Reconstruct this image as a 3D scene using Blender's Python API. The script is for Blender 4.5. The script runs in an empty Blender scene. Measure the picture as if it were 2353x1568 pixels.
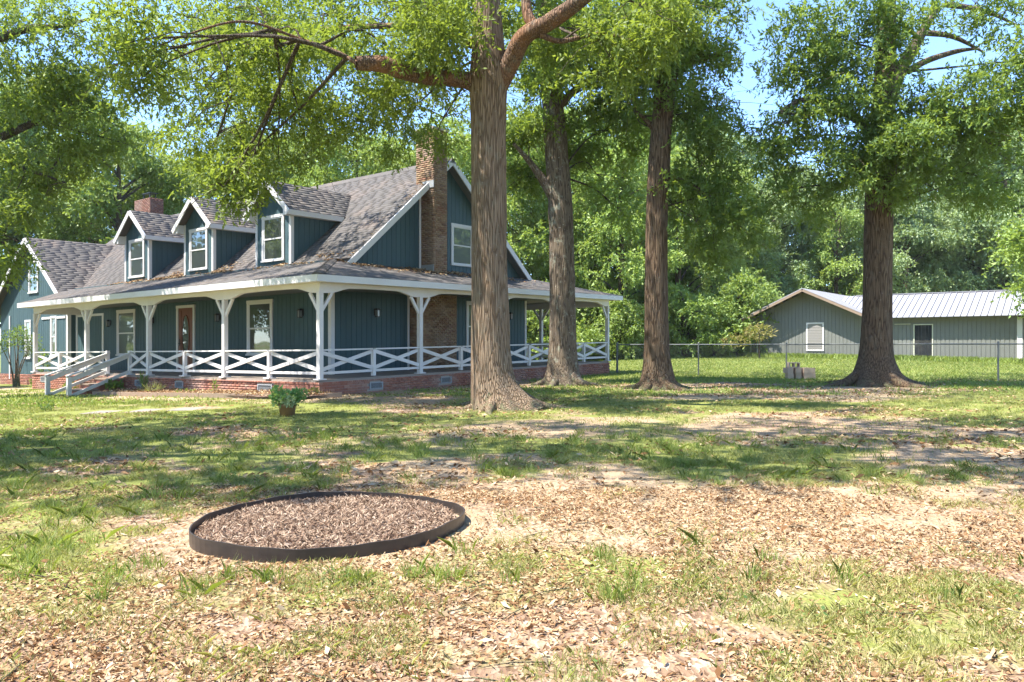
import bpy, math, random
import numpy as np
from mathutils import Vector

rng = np.random.default_rng(7)
random.seed(7)
scene = bpy.context.scene
COL = scene.collection

# ------------------------------------------------------------------ camera, sky, sun, exposure
CAM_H, F_PX = 1.42, 1884.0                        # focal length in pixels of a 2500 px wide frame
cam_data = bpy.data.cameras.new('camera')
cam = bpy.data.objects.new('camera', cam_data); COL.objects.link(cam)
cam.location = (0, 0, CAM_H); cam.rotation_euler = (math.radians(90), 0, 0)
cam_data.sensor_width = 36.0; cam_data.lens = 36.0 * F_PX / 2500.0
cam_data.clip_start = 0.1; cam_data.clip_end = 3000
scene.camera = cam

SUN_EL, SUN_AZ = 62.0, 252.0                      # azimuth from +Y towards +X: behind the camera, left
world = bpy.data.worlds.new('World'); scene.world = world; world.use_nodes = True
wn = world.node_tree.nodes; wl = world.node_tree.links; wn.clear()
sky = wn.new('ShaderNodeTexSky'); sky.sky_type = 'NISHITA'; sky.sun_disc = False
sky.sun_elevation = math.radians(SUN_EL); sky.sun_rotation = math.radians(SUN_AZ)
sky.air_density = .85; sky.dust_density = .4; sky.ozone_density = 6.0; sky.altitude = 900
bg = wn.new('ShaderNodeBackground'); bg.inputs['Strength'].default_value = 0.15
wo = wn.new('ShaderNodeOutputWorld')
wl.new(sky.outputs[0], bg.inputs[0]); wl.new(bg.outputs[0], wo.inputs[0])
sl = bpy.data.lights.new('sun', 'SUN'); sl.energy = 3.9; sl.angle = math.radians(0.6); sl.color = (1.0, 0.95, 0.86)
sun = bpy.data.objects.new('sun', sl); COL.objects.link(sun)
az, el = math.radians(SUN_AZ), math.radians(SUN_EL)
sdir = Vector((math.sin(az) * math.cos(el), math.cos(az) * math.cos(el), math.sin(el)))
sun.rotation_euler = sdir.to_track_quat('Z', 'Y').to_euler(); sun.location = (-20, -20, 40)
vs = scene.view_settings
vs.view_transform = 'Standard'; vs.look = 'None'; vs.exposure = 2.0; vs.gamma = 1.0; vs.use_curve_mapping = False
cy = scene.cycles
cy.max_bounces = 7; cy.diffuse_bounces = 4; cy.glossy_bounces = 3; cy.transmission_bounces = 4; cy.transparent_max_bounces = 6
cy.use_denoising = True; cy.sample_clamp_indirect = 6.0

# ------------------------------------------------------------------ small tools
def px(x, y, Y):
    """point at depth Y seen at x, y of the 2353 px wide view"""
    return np.array([(x - 1176.5) / 1773.2 * Y, Y, CAM_H + (784 - y) / 1773.2 * Y])

def hash2(ix, iy, seed):
    h = (ix.astype(np.int64) * 374761393 + iy.astype(np.int64) * 668265263 + seed * 974634777) & 0xffffffff
    h = ((h ^ (h >> 13)) * 1274126177) & 0xffffffff
    return ((h ^ (h >> 16)) & 0xffff) / 65535.0

def vnoise(x, y, seed=0):
    x = np.asarray(x, float); y = np.asarray(y, float)
    ix = np.floor(x); iy = np.floor(y); fx = x - ix; fy = y - iy
    fx = fx * fx * (3 - 2 * fx); fy = fy * fy * (3 - 2 * fy)
    a = hash2(ix, iy, seed); b = hash2(ix + 1, iy, seed); c = hash2(ix, iy + 1, seed); d = hash2(ix + 1, iy + 1, seed)
    return (a * (1 - fx) + b * fx) * (1 - fy) + (c * (1 - fx) + d * fx) * fy

def fbm(x, y, seed=0, o=4):
    s = 0; a = .5; t = 0
    for i in range(o):
        s = s + a * vnoise(x * 2 ** i, y * 2 ** i, seed + i * 17); t += a; a *= .5
    return s / t

def sstep(a, b, x):
    t = np.clip((x - a) / (b - a), 0, 1); return t * t * (3 - 2 * t)

def ground_z(X, Y):
    X = np.asarray(X, float); Y = np.asarray(Y, float)
    side = np.where(X < -5, .034 * (X + 5), .006 * np.minimum(X + 5, 25))
    side = np.maximum(side, -.75)
    z = sstep(6, 20, Y) * side
    z = z + .022 * np.clip(Y - 30, 0, 18) * sstep(0, 8, X) + .012 * np.clip(Y - 60, 0, 200)
    z = z + .05 * (fbm(X / 3.0, Y / 3.0, 3) - .5) * sstep(3, 9, np.abs(Y) + 2)
    return z
def gz(x, y): return float(ground_z(np.array([x]), np.array([y]))[0])

ORG = {}
def link(o, parent=None):
    COL.objects.link(o)
    if parent is not None: o.parent = parent
    return o
def org_of(parent): return ORG.get(parent.name, np.zeros(3)) if parent is not None else np.zeros(3)
def tag(o, label=None, cat=None, group=None, kind=None):
    if label: o['label'] = label
    if cat: o['category'] = cat
    if group: o['group'] = group
    if kind: o['kind'] = kind
    return o
def thing(name, loc, label, cat, group=None):
    o = bpy.data.objects.new(name, None); COL.objects.link(o)
    o.location = tuple(loc); o.empty_display_size = .3
    ORG[o.name] = np.array(loc, float)
    return tag(o, label, cat, group)

def np_mesh(name, V, faces_n, mat, parent=None, org=None, smooth=False, corner_idx=None):
    """V (M,3); faces_n vertices per face, consecutive unless corner_idx (F,faces_n) is given"""
    me = bpy.data.meshes.new(name)
    V = np.asarray(V, np.float32).reshape(-1, 3)
    o_ = org_of(parent) if org is None else np.asarray(org)
    V = V - o_.astype(np.float32)
    if corner_idx is None: idx = np.arange(len(V), dtype=np.int32)
    else: idx = np.asarray(corner_idx, np.int32).ravel()
    nf = len(idx) // faces_n
    me.vertices.add(len(V)); me.vertices.foreach_set('co', V.ravel())
    me.loops.add(len(idx)); me.loops.foreach_set('vertex_index', idx)
    me.polygons.add(nf); me.polygons.foreach_set('loop_start', np.arange(nf, dtype=np.int32) * faces_n)
    me.polygons.foreach_set('loop_total', np.full(nf, faces_n, np.int32))
    if smooth: me.polygons.foreach_set('use_smooth', np.ones(nf, bool))
    me.update(calc_edges=True)
    me.materials.append(mat)
    o = bpy.data.objects.new(name, me); link(o, parent)
    if parent is not None: ORG[o.name] = org_of(parent)
    elif org is not None: o.location = tuple(org); ORG[o.name] = np.array(org, float)
    return o

class MB:
    def __init__(s, T=None): s.v = []; s.f = []; s.T = T or (lambda a, b, c: (a, b, c))
    def pts(s, P): 
        b = len(s.v); s.v += [tuple(s.T(*p)) for p in P]; return b
    def box(s, a, b):
        x0, y0, z0 = (min(a[i], b[i]) for i in range(3)); x1, y1, z1 = (max(a[i], b[i]) for i in range(3))
        return s.hexa([(x0,y0,z0),(x1,y0,z0),(x1,y1,z0),(x0,y1,z0),(x0,y0,z1),(x1,y0,z1),(x1,y1,z1),(x0,y1,z1)])
    def hexa(s, P):
        b = s.pts(P)
        for q in ((0,3,2,1),(4,5,6,7),(0,1,5,4),(1,2,6,5),(2,3,7,6),(3,0,4,7)): s.f.append(tuple(b+i for i in q))
        return s
    def prism(s, poly, off):
        """poly list of 3d points, extruded by off"""
        n = len(poly); b = s.pts(poly); c = s.pts([(p[0]+off[0], p[1]+off[1], p[2]+off[2]) for p in poly])
        s.f.append(tuple(b+i for i in range(n))); s.f.append(tuple(c+i for i in reversed(range(n))))
        for i in range(n):
            j = (i+1) % n; s.f.append((b+i, c+i, c+j, b+j))
        return s
    def bar(s, p, q, w, h, up=(0,0,1)):
        """box beam from p to q, w across, h along up"""
        p = Vector(p); q = Vector(q); d = (q-p).normalized(); up = Vector(up)
        sd = d.cross(up)
        if sd.length < 1e-4: sd = d.cross(Vector((1,0,0)))
        sd.normalize(); u2 = sd.cross(d).normalized()
        a = sd*(w/2); c = u2*(h/2)
        return s.hexa([p-a-c, p+a-c, q+a-c, q-a-c, p-a+c, p+a+c, q+a+c, q-a+c])
    def tube(s, P, R, n=8, cap=True):
        P = [Vector(p) for p in P]; prev = None; rings = []
        for i, p in enumerate(P):
            d = (P[min(i+1, len(P)-1)] - P[max(i-1, 0)]).normalized()
            a = Vector((0,0,1)) if prev is None else prev
            x = d.cross(a)
            if x.length < 1e-3: x = d.cross(Vector((1,0,0)))
            x.normalize(); y = x.cross(d).normalized(); prev = y
            r = R[i] if hasattr(R, '__len__') else R
            rings.append(s.pts([tuple(p + x*(r*math.cos(2*math.pi*k/n)) + y*(r*math.sin(2*math.pi*k/n))) for k in range(n)]))
        for a, b in zip(rings, rings[1:]):
            for k in range(n): s.f.append((a+k, a+(k+1) % n, b+(k+1) % n, b+k))
        if cap:
            s.f.append(tuple(rings[0]+k for k in reversed(range(n)))); s.f.append(tuple(rings[-1]+k for k in range(n)))
        return s
    def lathe(s, c, prof, n=20):
        rings = [s.pts([(c[0]+r*math.cos(2*math.pi*k/n), c[1]+r*math.sin(2*math.pi*k/n), c[2]+z) for k in range(n)]) for r, z in prof]
        for a, b in zip(rings, rings[1:]):
            for k in range(n): s.f.append((a+k, a+(k+1) % n, b+(k+1) % n, b+k))
        s.f.append(tuple(rings[0]+k for k in reversed(range(n)))); s.f.append(tuple(rings[-1]+k for k in range(n)))
        return s
    def build(s, name, mat, parent=None, smooth=False, org=None):
        me = bpy.data.meshes.new(name)
        o_ = org_of(parent) if org is None else np.asarray(org, float)
        me.from_pydata([(v[0]-o_[0], v[1]-o_[1], v[2]-o_[2]) for v in s.v], [], s.f)
        me.validate(); me.materials.append(mat)
        import bmesh
        bm = bmesh.new(); bm.from_mesh(me); bmesh.ops.recalc_face_normals(bm, faces=bm.faces); bm.to_mesh(me); bm.free()
        if smooth: me.polygons.foreach_set('use_smooth', np.ones(len(me.polygons), bool))
        me.update()
        o = bpy.data.objects.new(name, me); link(o, parent)
        if parent is not None: ORG[o.name] = org_of(parent)
        elif org is not None: o.location = tuple(org); ORG[o.name] = np.array(org, float)
        return o

# ------------------------------------------------------------------ materials
class NT:
    def __init__(s, name):
        s.m = bpy.data.materials.new(name); s.m.use_nodes = True
        s.t = s.m.node_tree; s.t.nodes.clear(); s.out = s.t.nodes.new('ShaderNodeOutputMaterial')
    def n(s, typ, **kw):
        o = s.t.nodes.new(typ)
        for k, v in kw.items():
            if k in o.inputs.keys() if isinstance(k, str) else False: o.inputs[k].default_value = v
            else: setattr(o, k, v)
        return o
    def l(s, a, b): s.t.links.new(a, b)
    def ramp(s, src, stops):
        r = s.n('ShaderNodeValToRGB'); e = r.color_ramp.elements
        while len(e) < len(stops): e.new(.5)
        for i, (p, c) in enumerate(stops):
            e[i].position = p; e[i].color = (*c, 1) if len(c) == 3 else c
        s.l(src, r.inputs[0]); return r.outputs[0]
    def mix(s, f, a, b, mode='MIX'):
        m = s.n('ShaderNodeMix', data_type='RGBA', blend_type=mode)
        for sock, val in ((m.inputs[0], f), (m.inputs[6], a), (m.inputs[7], b)):
            if hasattr(val, 'is_linked') or hasattr(val, 'links'): s.l(val, sock)
            else: sock.default_value = val if not isinstance(val, tuple) else (*val, 1)[:4]
        return m.outputs[2]
    def math(s, op, a, b=0.0):
        m = s.n('ShaderNodeMath', operation=op)
        for sock, val in ((m.inputs[0], a), (m.inputs[1], b)):
            if hasattr(val, 'links'): s.l(val, sock)
            else: sock.default_value = val
        return m.outputs[0]
    def noise(s, scale, vec=None, detail=4, rough=.55):
        o = s.n('ShaderNodeTexNoise'); o.inputs['Scale'].default_value = scale; o.inputs['Detail'].default_value = detail
        o.inputs['Roughness'].default_value = rough
        if vec is not None: s.l(vec, o.inputs['Vector'])
        return o.outputs['Fac']
    def pos(s, scale=(1,1,1)):
        g = s.n('ShaderNodeNewGeometry'); m = s.n('ShaderNodeMapping'); m.inputs['Scale'].default_value = scale
        s.l(g.outputs['Position'], m.inputs['Vector']); return m.outputs[0]
    def island(s): return s.n('ShaderNodeNewGeometry').outputs['Random Per Island']
    def objrand(s): return s.n('ShaderNodeObjectInfo').outputs['Random']
    def bsdf(s, color, rough=.7, spec=.3, bump=None, bstr=.3, bdist=.01, metal=0.):
        b = s.n('ShaderNodeBsdfPrincipled')
        if hasattr(color, 'links'): s.l(color, b.inputs['Base Color'])
        else: b.inputs['Base Color'].default_value = (*color, 1)
        if hasattr(rough, 'links'): s.l(rough, b.inputs['Roughness'])
        else: b.inputs['Roughness'].default_value = rough
        b.inputs['Specular IOR Level'].default_value = spec; b.inputs['Metallic'].default_value = metal
        if bump is not None:
            bp = s.n('ShaderNodeBump'); bp.inputs['Strength'].default_value = bstr; bp.inputs['Distance'].default_value = bdist
            s.l(bump, bp.inputs['Height']); s.l(bp.outputs[0], b.inputs['Normal'])
        s.l(b.outputs[0], s.out.inputs['Surface']); return b

M = {}
def painted(name, c, var=.12, rough=.6, grain=(6,6,1), dirt=(.25,.22,.18), damt=.25):
    t = NT(name); f = t.noise(3, t.pos(grain), 5); g = t.noise(1.1, t.pos(), 6, .65)
    a = t.mix(f, tuple(x*(1-var) for x in c), tuple(min(1, x*(1+var)) for x in c))
    a = t.mix(t.math('MULTIPLY', t.ramp(g, [(.52,(0,0,0)),(.75,(1,1,1))]), damt), a, dirt)
    r = t.math('MULTIPLY', t.objrand(), .16)
    a = t.mix(r, a, tuple(x*.45 for x in c))
    t.bsdf(a, rough, .3, t.noise(30, t.pos(grain), 3), .15, .004); return t.m
M['teal'] = painted('teal_siding_paint', (.058,.104,.118), .12, .62, (5,5,.6), (.10,.13,.12), .2)
M['white'] = painted('white_trim_paint', (.68,.66,.65), .03, .5, (4,4,4), (.48,.44,.38), .22)
M['porchwhite'] = painted('porch_white_paint', (.68,.65,.635), .04, .5, (4,4,4), (.42,.36,.30), .25)
M['greywood'] = painted('weathered_white_wood', (.62,.60,.56), .12, .7, (8,8,2), (.33,.29,.25), .4)
M['ceiling'] = painted('shaded_ceiling_tone', (.16,.17,.17), .08, .7)  # white ceiling darkened to grey: the porch shade is in its colour
M['deck'] = painted('deck_boards', (.30,.25,.21), .2, .75, (2,12,2))
M['shedwall'] = painted('shed_grey_paint', (.172,.178,.162), .08, .55, (3,3,.5), (.28,.28,.22), .2)
M['shedroof'] = painted('galvanised_roof_metal', (.27,.27,.29), .05, .35, (2,2,2), (.50,.45,.42), .15)
M['cream'] = painted('cream_trim', (.62,.62,.48), .06, .6)
M['dark'] = painted('dark_opening', (.018,.020,.022), .2, .7)
M['black'] = painted('black_metal', (.025,.025,.027), .2, .4)
M['galv'] = painted('galvanised_steel', (.13,.14,.14), .12, .5)
M['ashgrey'] = painted('grey_metal_vent', (.33,.34,.35), .12, .55)
M['timber'] = painted('weathered_timber', (.26,.19,.14), .3, .85, (3,9,9))
M['slab'] = painted('worn_concrete', (.25,.215,.185), .15, .9, (4,4,4), (.28,.22,.16), .5)

def brickmat(name, stops, isl):
    t = NT(name); r = t.island() if isl else t.objrand()
    c = t.ramp(r, stops); f = t.noise(14, t.pos(), 5)
    c = t.mix(t.math('MULTIPLY', f, .45), c, (.16,.10,.08))
    g = t.noise(.9, t.pos(), 4); c = t.mix(t.math('MULTIPLY', t.ramp(g, [(.5,(0,0,0)),(.7,(1,1,1))]), .35), c, (.42,.35,.30))
    t.bsdf(c, .88, .2, t.noise(60, t.pos(), 4), .4, .006); return t.m
rb = [(0,(.33,.13,.09)),(.35,(.42,.18,.12)),(.7,(.28,.11,.085)),(1,(.46,.25,.18))]
cb = [(0,(.25,.12,.075)),(.25,(.33,.23,.13)),(.5,(.22,.115,.065)),(.75,(.36,.25,.155)),(1,(.15,.085,.05))]
db = [(0,(.20,.085,.06)),(.4,(.25,.115,.08)),(.7,(.17,.075,.055)),(1,(.28,.16,.11))]
M['dbrick'] = brickmat('brown_chimney_brick', db, False); M['dbricks'] = brickmat('brown_chimney_courses', db, True)
M['brick'] = brickmat('red_brick', rb, False); M['bricks'] = brickmat('red_brick_courses', rb, True)
M['cbrick'] = brickmat('mottled_chimney_brick', cb, False); M['cbricks'] = brickmat('mottled_chimney_courses', cb, True)
t = NT('mortar'); t.bsdf(t.mix(t.noise(20, t.pos()), (.34,.29,.25), (.46,.41,.36)), .95, .1); M['mortar'] = t.m
t = NT('chimney_mortar'); t.bsdf(t.mix(t.noise(9, t.pos()), (.20,.15,.10), (.31,.25,.18)), .95, .1); M['cmortar'] = t.m

def shingle(name, isl):
    t = NT(name); r = t.island() if isl else t.objrand()
    c = t.ramp(r, [(0,(.092,.086,.080)),(.4,(.114,.105,.097)),(.75,(.100,.092,.085)),(1,(.130,.117,.106))])
    c = t.mix(t.math('MULTIPLY', t.noise(90, t.pos(), 2), .5), c, (.10,.09,.09))
    g = t.noise(.8, t.pos(), 5); c = t.mix(t.math('MULTIPLY', t.ramp(g, [(.5,(0,0,0)),(.75,(1,1,1))]), .35), c, (.26,.19,.15))
    t.bsdf(c, .9, .2, t.noise(160, t.pos(), 2), .5, .004); return t.m
M['shingle'] = shingle('asphalt_shingle', False); M['shingles'] = shingle('asphalt_shingle_rows', True)

t = NT('window_glass')
d = t.n('ShaderNodeBsdfPrincipled'); d.inputs['Base Color'].default_value = (.035,.04,.038,1); d.inputs['Roughness'].default_value = .4
gl = t.n('ShaderNodeBsdfGlossy'); gl.inputs['Color'].default_value = (.9,.95,.95,1); gl.inputs['Roughness'].default_value = .02
lw = t.n('ShaderNodeLayerWeight'); lw.inputs['Blend'].default_value = .35
fac = t.math('ADD', t.math('MULTIPLY', lw.outputs['Fresnel'], .55), .14)
bp = t.n('ShaderNodeBump'); bp.inputs['Strength'].default_value = .06; bp.inputs['Distance'].default_value = .05
t.l(t.noise(1.3, t.pos(), 1), bp.inputs['Height']); t.l(bp.outputs[0], gl.inputs['Normal'])
mx = t.n('ShaderNodeMixShader'); t.l(fac, mx.inputs[0]); t.l(d.outputs[0], mx.inputs[1]); t.l(gl.outputs[0], mx.inputs[2]); t.l(mx.outputs[0], t.out.inputs[0])
M['glass'] = t.m
t = NT('lantern_glass'); t.bsdf((.22,.23,.23), .12, .6); M['lglass'] = t.m
t = NT('closed_blind'); t.bsdf((.27,.255,.24), .7, .2); M['blind'] = t.m
t = NT('stained_door_wood'); t.bsdf(t.mix(t.noise(5, t.pos((9,9,1)), 5), (.13,.036,.018), (.23,.07,.034)), .4, .5); M['door'] = t.m
t = NT('corten_pot'); t.bsdf(t.mix(t.noise(7, t.pos(), 5), (.20,.11,.05), (.34,.20,.09)), .75, .3); M['pot'] = t.m
t = NT('block_concrete'); t.bsdf(t.mix(t.noise(9, t.pos(), 5), (.44,.31,.23), (.58,.44,.34)), .95, .1, t.noise(70, t.pos()), .4, .006); M['block'] = t.m

def leafmat(name, stops, trans=.52, gloss=.035, big=.45):
    t = NT(name); r = t.island(); c = t.ramp(r, stops)
    g = t.noise(big, t.pos(), 2)
    c = t.mix(t.ramp(g, [(.35,(0,0,0)),(.65,(.7,.7,.7))]), c, tuple(x*1.25 for x in stops[-1][1]))
    o = t.mix(t.math('MULTIPLY', t.objrand(), .35), c, (.13,.16,.03))
    df = t.n('ShaderNodeBsdfDiffuse'); tr = t.n('ShaderNodeBsdfTranslucent'); gs = t.n('ShaderNodeBsdfGlossy'); gs.inputs['Roughness'].default_value = .6
    t.l(o, df.inputs[0]); t.l(t.mix(.6, o, (.30,.36,.03), 'MIX'), tr.inputs[0])
    m1 = t.n('ShaderNodeMixShader'); m1.inputs[0].default_value = trans; t.l(df.outputs[0], m1.inputs[1]); t.l(tr.outputs[0], m1.inputs[2])
    m2 = t.n('ShaderNodeMixShader'); m2.inputs[0].default_value = gloss; t.l(m1.outputs[0], m2.inputs[1]); t.l(gs.outputs[0], m2.inputs[2])
    t.l(m2.outputs[0], t.out.inputs[0]); return t.m
M['oak'] = leafmat('oak_leaves', [(0,(.062,.129,.020)),(.5,(.123,.210,.030)),(1,(.216,.298,.045))])
M['oakblue'] = leafmat('deep_oak_leaves', [(0,(.051,.127,.028)),(.5,(.090,.190,.040)),(1,(.169,.264,.050))])
M['wood'] = leafmat('woodland_leaves', [(0,(.128,.240,.042)),(.5,(.209,.334,.064)),(1,(.326,.427,.096))], .45, .05, .18)
M['woodhaze'] = leafmat('hazed_woodland_leaves', [(0,(.140,.241,.099)),(.5,(.216,.328,.141)),(1,(.319,.414,.182))], .42, .06, .18)  # pale bluish leaf colour stands in for distance haze
M['shrub'] = leafmat('shrub_leaves', [(0,(.04,.11,.03)),(.5,(.07,.17,.04)),(1,(.12,.22,.05))])
M['mint'] = leafmat('mint_leaves', [(0,(.060,.204,.066)),(.6,(.120,.324,.110)),(1,(.192,.396,.143))])
M['variegated'] = leafmat('cream_edged_leaves', [(0,(.200,.297,.098)),(.6,(.400,.477,.224)),(1,(.480,.540,.294))], .3)
M['rust'] = leafmat('rust_needles', [(0,(.20,.11,.04)),(.6,(.30,.19,.07)),(1,(.26,.24,.08))], .35)
M['grass'] = leafmat('grass_blades', [(0,(.119,.182,.042)),(.4,(.196,.266,.056)),(.8,(.308,.350,.084)),(1,(.462,.392,.168))], .4, .04, .7)
M['lawn'] = leafmat('lush_grass_blades', [(0,(.111,.202,.033)),(.5,(.182,.286,.046)),(1,(.299,.377,.078))], .4, .04, .4)

t = NT('fallen_leaves'); r = t.island()
c = t.ramp(r, [(0,(.09,.045,.022)),(.25,(.20,.105,.05)),(.55,(.35,.22,.115)),(.85,(.46,.33,.195)),(1,(.56,.45,.30))])
df = t.n('ShaderNodeBsdfDiffuse'); tr = t.n('ShaderNodeBsdfTranslucent'); t.l(c, df.inputs[0]); t.l(c, tr.inputs[0])
m1 = t.n('ShaderNodeMixShader'); m1.inputs[0].default_value = .15; t.l(df.outputs[0], m1.inputs[1]); t.l(tr.outputs[0], m1.inputs[2]); t.l(m1.outputs[0], t.out.inputs[0])
M['litter'] = t.m
t = NT('mulch_chips'); c = t.ramp(t.island(), [(0,(.09,.052,.033)),(.4,(.21,.135,.09)),(.75,(.33,.235,.165)),(1,(.46,.36,.27))]); t.bsdf(c, .9, .15); M['mulch'] = t.m
t = NT('mulch_bed'); t.bsdf(t.mix(t.noise(35, t.pos(), 4), (.09,.055,.045), (.26,.18,.145)), .95, .1, t.noise(50, t.pos()), .7, .02); M['mulchbase'] = t.m
t = NT('edging_plastic'); t.bsdf(t.mix(t.noise(6, t.pos((1,1,6)), 5), (.018,.016,.016), (.060,.046,.038)), .38, .5, t.noise(12, t.pos()), .2, .01); M['edging'] = t.m

def bark(name, c0, c1, c2, lich=.5, lc=(.34,.37,.31), warm=None):
    t = NT(name)
    p = t.pos((1,1,.06)); n0 = t.noise(2.2, t.pos(), 4)
    vz = t.n('ShaderNodeTexVoronoi', feature='DISTANCE_TO_EDGE'); vz.inputs['Scale'].default_value = 27
    wp = t.n('ShaderNodeTexNoise'); wp.inputs['Scale'].default_value = 5; t.l(p, wp.inputs['Vector'])
    ad = t.n('ShaderNodeVectorMath', operation='MULTIPLY_ADD'); ad.inputs[1].default_value = (.05,.05,.05); t.l(wp.outputs['Color'], ad.inputs[0]); t.l(p, ad.inputs[2])
    t.l(ad.outputs[0], vz.inputs['Vector'])
    crack = t.ramp(vz.outputs['Distance'], [(0,(0,0,0)),(.16,(1,1,1))])
    fine = t.noise(60, p, 5)
    c = t.mix(fine, c0, c1); c = t.mix(crack, c2, c)
    if warm: c = t.mix(t.ramp(n0, [(.45,(0,0,0)),(.62,(.8,.8,.8))]), c, warm)
    l1 = t.noise(4.5, t.pos((1,1,.7)), 6, .7)
    c = t.mix(t.math('MULTIPLY', t.ramp(l1, [(.55,(0,0,0)),(.66,(1,1,1))]), lich), c, lc)
    sz = t.n('ShaderNodeSeparateXYZ'); t.l(t.pos(), sz.inputs[0])
    ms = t.ramp(t.math('ADD', t.math('MULTIPLY', sz.outputs[2], -.55), t.noise(7, t.pos(), 5, .7)), [(.38,(0,0,0)),(.52,(.75,.75,.75))])
    c = t.mix(ms, c, (.16,.165,.09))
    ls = t.noise(11, t.pos(), 4, .75); c = t.mix(t.math('MULTIPLY', t.ramp(ls, [(.63,(0,0,0)),(.68,(1,1,1))]), lich), c, (.50,.50,.44))
    h = t.math('ADD', t.math('MULTIPLY', crack, 1.0), t.math('MULTIPLY', fine, .6))
    t.bsdf(c, .95, .12, h, .8, .035); return t.m
M['bark1'] = bark('grey_brown_oak_bark', (.216,.147,.096), (.336,.251,.174), (.120,.078,.049), .3, (.272,.262,.200))
M['bark2'] = bark('lichen_bark', (.162,.124,.088), (.275,.216,.158), (.076,.055,.040), .8, (.342,.350,.273))
M['bark3'] = bark('dark_bark', (.125,.084,.053), (.217,.152,.099), (.059,.037,.025), .25, (.209,.196,.152))
M['limb'] = bark('warm_limb_bark', (.170,.110,.075), (.272,.175,.120), (.085,.053,.040), .3, (.238,.258,.220), (.289,.147,.080))
M['twig'] = bark('twig_bark', (.10,.08,.06), (.17,.135,.10), (.06,.045,.035), .2)

t = NT('lawn_ground')
at = t.n('ShaderNodeAttribute', attribute_name='cover'); sp = t.n('ShaderNodeSeparateColor'); t.l(at.outputs['Color'], sp.inputs[0])
vo = t.n('ShaderNodeTexVoronoi'); vo.inputs['Scale'].default_value = 26
wn_ = t.n('ShaderNodeTexNoise'); wn_.inputs['Scale'].default_value = 9; wn_.inputs['Detail'].default_value = 3
ad = t.n('ShaderNodeVectorMath', operation='MULTIPLY_ADD'); ad.inputs[1].default_value = (.12,.12,.0)
t.l(t.pos(), wn_.inputs['Vector']); t.l(wn_.outputs['Color'], ad.inputs[0]); t.l(t.pos((1.4,.8,1)), ad.inputs[2]); t.l(ad.outputs[0], vo.inputs['Vector'])
cs = t.n('ShaderNodeSeparateColor'); t.l(vo.outputs['Color'], cs.inputs[0])
lit = t.ramp(cs.outputs[0], [(0,(.10,.06,.035)),(.35,(.24,.155,.10)),(.7,(.35,.245,.165)),(1,(.46,.36,.27))])
lit = t.mix(t.ramp(t.noise(1.3, t.pos(), 5), [(.4,(.5,.5,.5)),(.62,(0,0,0))]), lit, (.20,.125,.085))
dirt = t.mix(t.noise(5, t.pos(), 6, .65), (.28,.205,.12), (.44,.345,.225))
c = t.mix(sp.outputs[1], lit, dirt)
gr = t.mix(t.noise(24, t.pos((1,.5,1)), 5, .7), (.105,.135,.030), (.25,.265,.07))
gm = t.math('MULTIPLY', sp.outputs[0], t.math('ADD', t.noise(10, t.pos((1,.6,1)), 5, .75), .45))
c = t.mix(t.ramp(gm, [(.36,(0,0,0)),(.6,(.92,.92,.92))]), c, gr)
t.bsdf(c, .95, .08, t.math('ADD', vo.outputs['Distance'], t.noise(30, t.pos(), 4)), .55, .03); M['ground'] = t.m

# ------------------------------------------------------------------ ground
def axis(parts):
    a = []
    for lo, hi, st in parts: a += list(np.arange(lo, hi, st))
    return np.array(a)
gx = axis([(-700,-150,50),(-150,-26,4),(-26,-9,.35),(-9,9,.14),(9,26,.35),(26,150,4),(150,701,50)])
gy = axis([(-60,0,5),(0,2.6,.5),(2.6,9,.09),(9,22,.2),(22,48,.5),(48,150,4),(150,901,50)])
RING = (-1.38, 5.88, .955)
def ring_r(a): return 1 + .055*np.cos(2*(a-math.radians(24)))
TREES = {'t1': (-.21,16.0), 't2': (1.65,24.6), 't3': (4.15,22.0), 't4': (10.8,22.9)}
def cover(X, Y):
    n1 = fbm(X / 2.3 + 11, Y / 1.7, 5); n2 = fbm(X / .7, Y / .6, 9); n3 = fbm(X / 5 + 3, Y / 3.2, 21)
    band = sstep(6.3, 8.3, Y + 1.2 * (n3 - .5))
    d = .40 + .46 * band * sstep(17, 14, Y) + .42 * band * (1 - sstep(17, 14, Y))
    d = d + .30 * sstep(-1, -4, X) * sstep(9, 5, Y)
    d = d + 2.2 * (n1 - .5) * (.55 + .45 * band) + .8 * (n2 - .5)
    far = sstep(26, 29, Y) * sstep(3, 6, X)
    d = d * (1 - far) + far * (1.0 + .3 * (n2 - .5))
    d = d + .5 * sstep(14, 15, Y) * sstep(-9, -12, X)
    house = sstep(15.5, 18.5, Y) * sstep(1.5, -1, X) * sstep(-14, -10, X) * .35
    bare = sstep(.56, .70, n3) * .55 + house
    bare = bare + .9 * np.exp(-((Y - 18.5 - .03 * X) / .55) ** 2) * sstep(0, 2, X) * sstep(12, 8, X) * sstep(.35, .55, n1 + .1)
    hu = -(X+5.016)*.803+(Y-20.15)*.596; hv = (X+5.016)*.596+(Y-20.15)*.803
    bare = bare + .75*sstep(-3.0, -2.0, hv+.8*(n2-.5))*sstep(.2, -.2, hv)*sstep(-2, -.5, hu) + .6*sstep(-2.0, -.7, hu+.9*(n2-.5))*sstep(.2, -.2, hu)*sstep(-1, 0, hv)*sstep(10, 7, hv)
    bare = bare + .8*np.exp(-((hv+2.7)/.6)**2)*sstep(11, 12.5, hu)
    r = np.hypot(X - RING[0], Y - RING[1]); bare = bare + np.exp(-((r - 1.02) / .2) ** 2) * .6 * (.5 + n2)
    for tx, ty in TREES.values():
        rr = np.hypot(X - tx, (Y - ty)); bare = bare + np.exp(-(rr / 1.3) ** 2) * .6
    bare = np.clip(bare * (1 - .9 * far), 0, 1)
    d = np.clip(d - .9 * bare, 0, 1)
    return d, bare
GX, GY = np.meshgrid(gx, gy)
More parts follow.
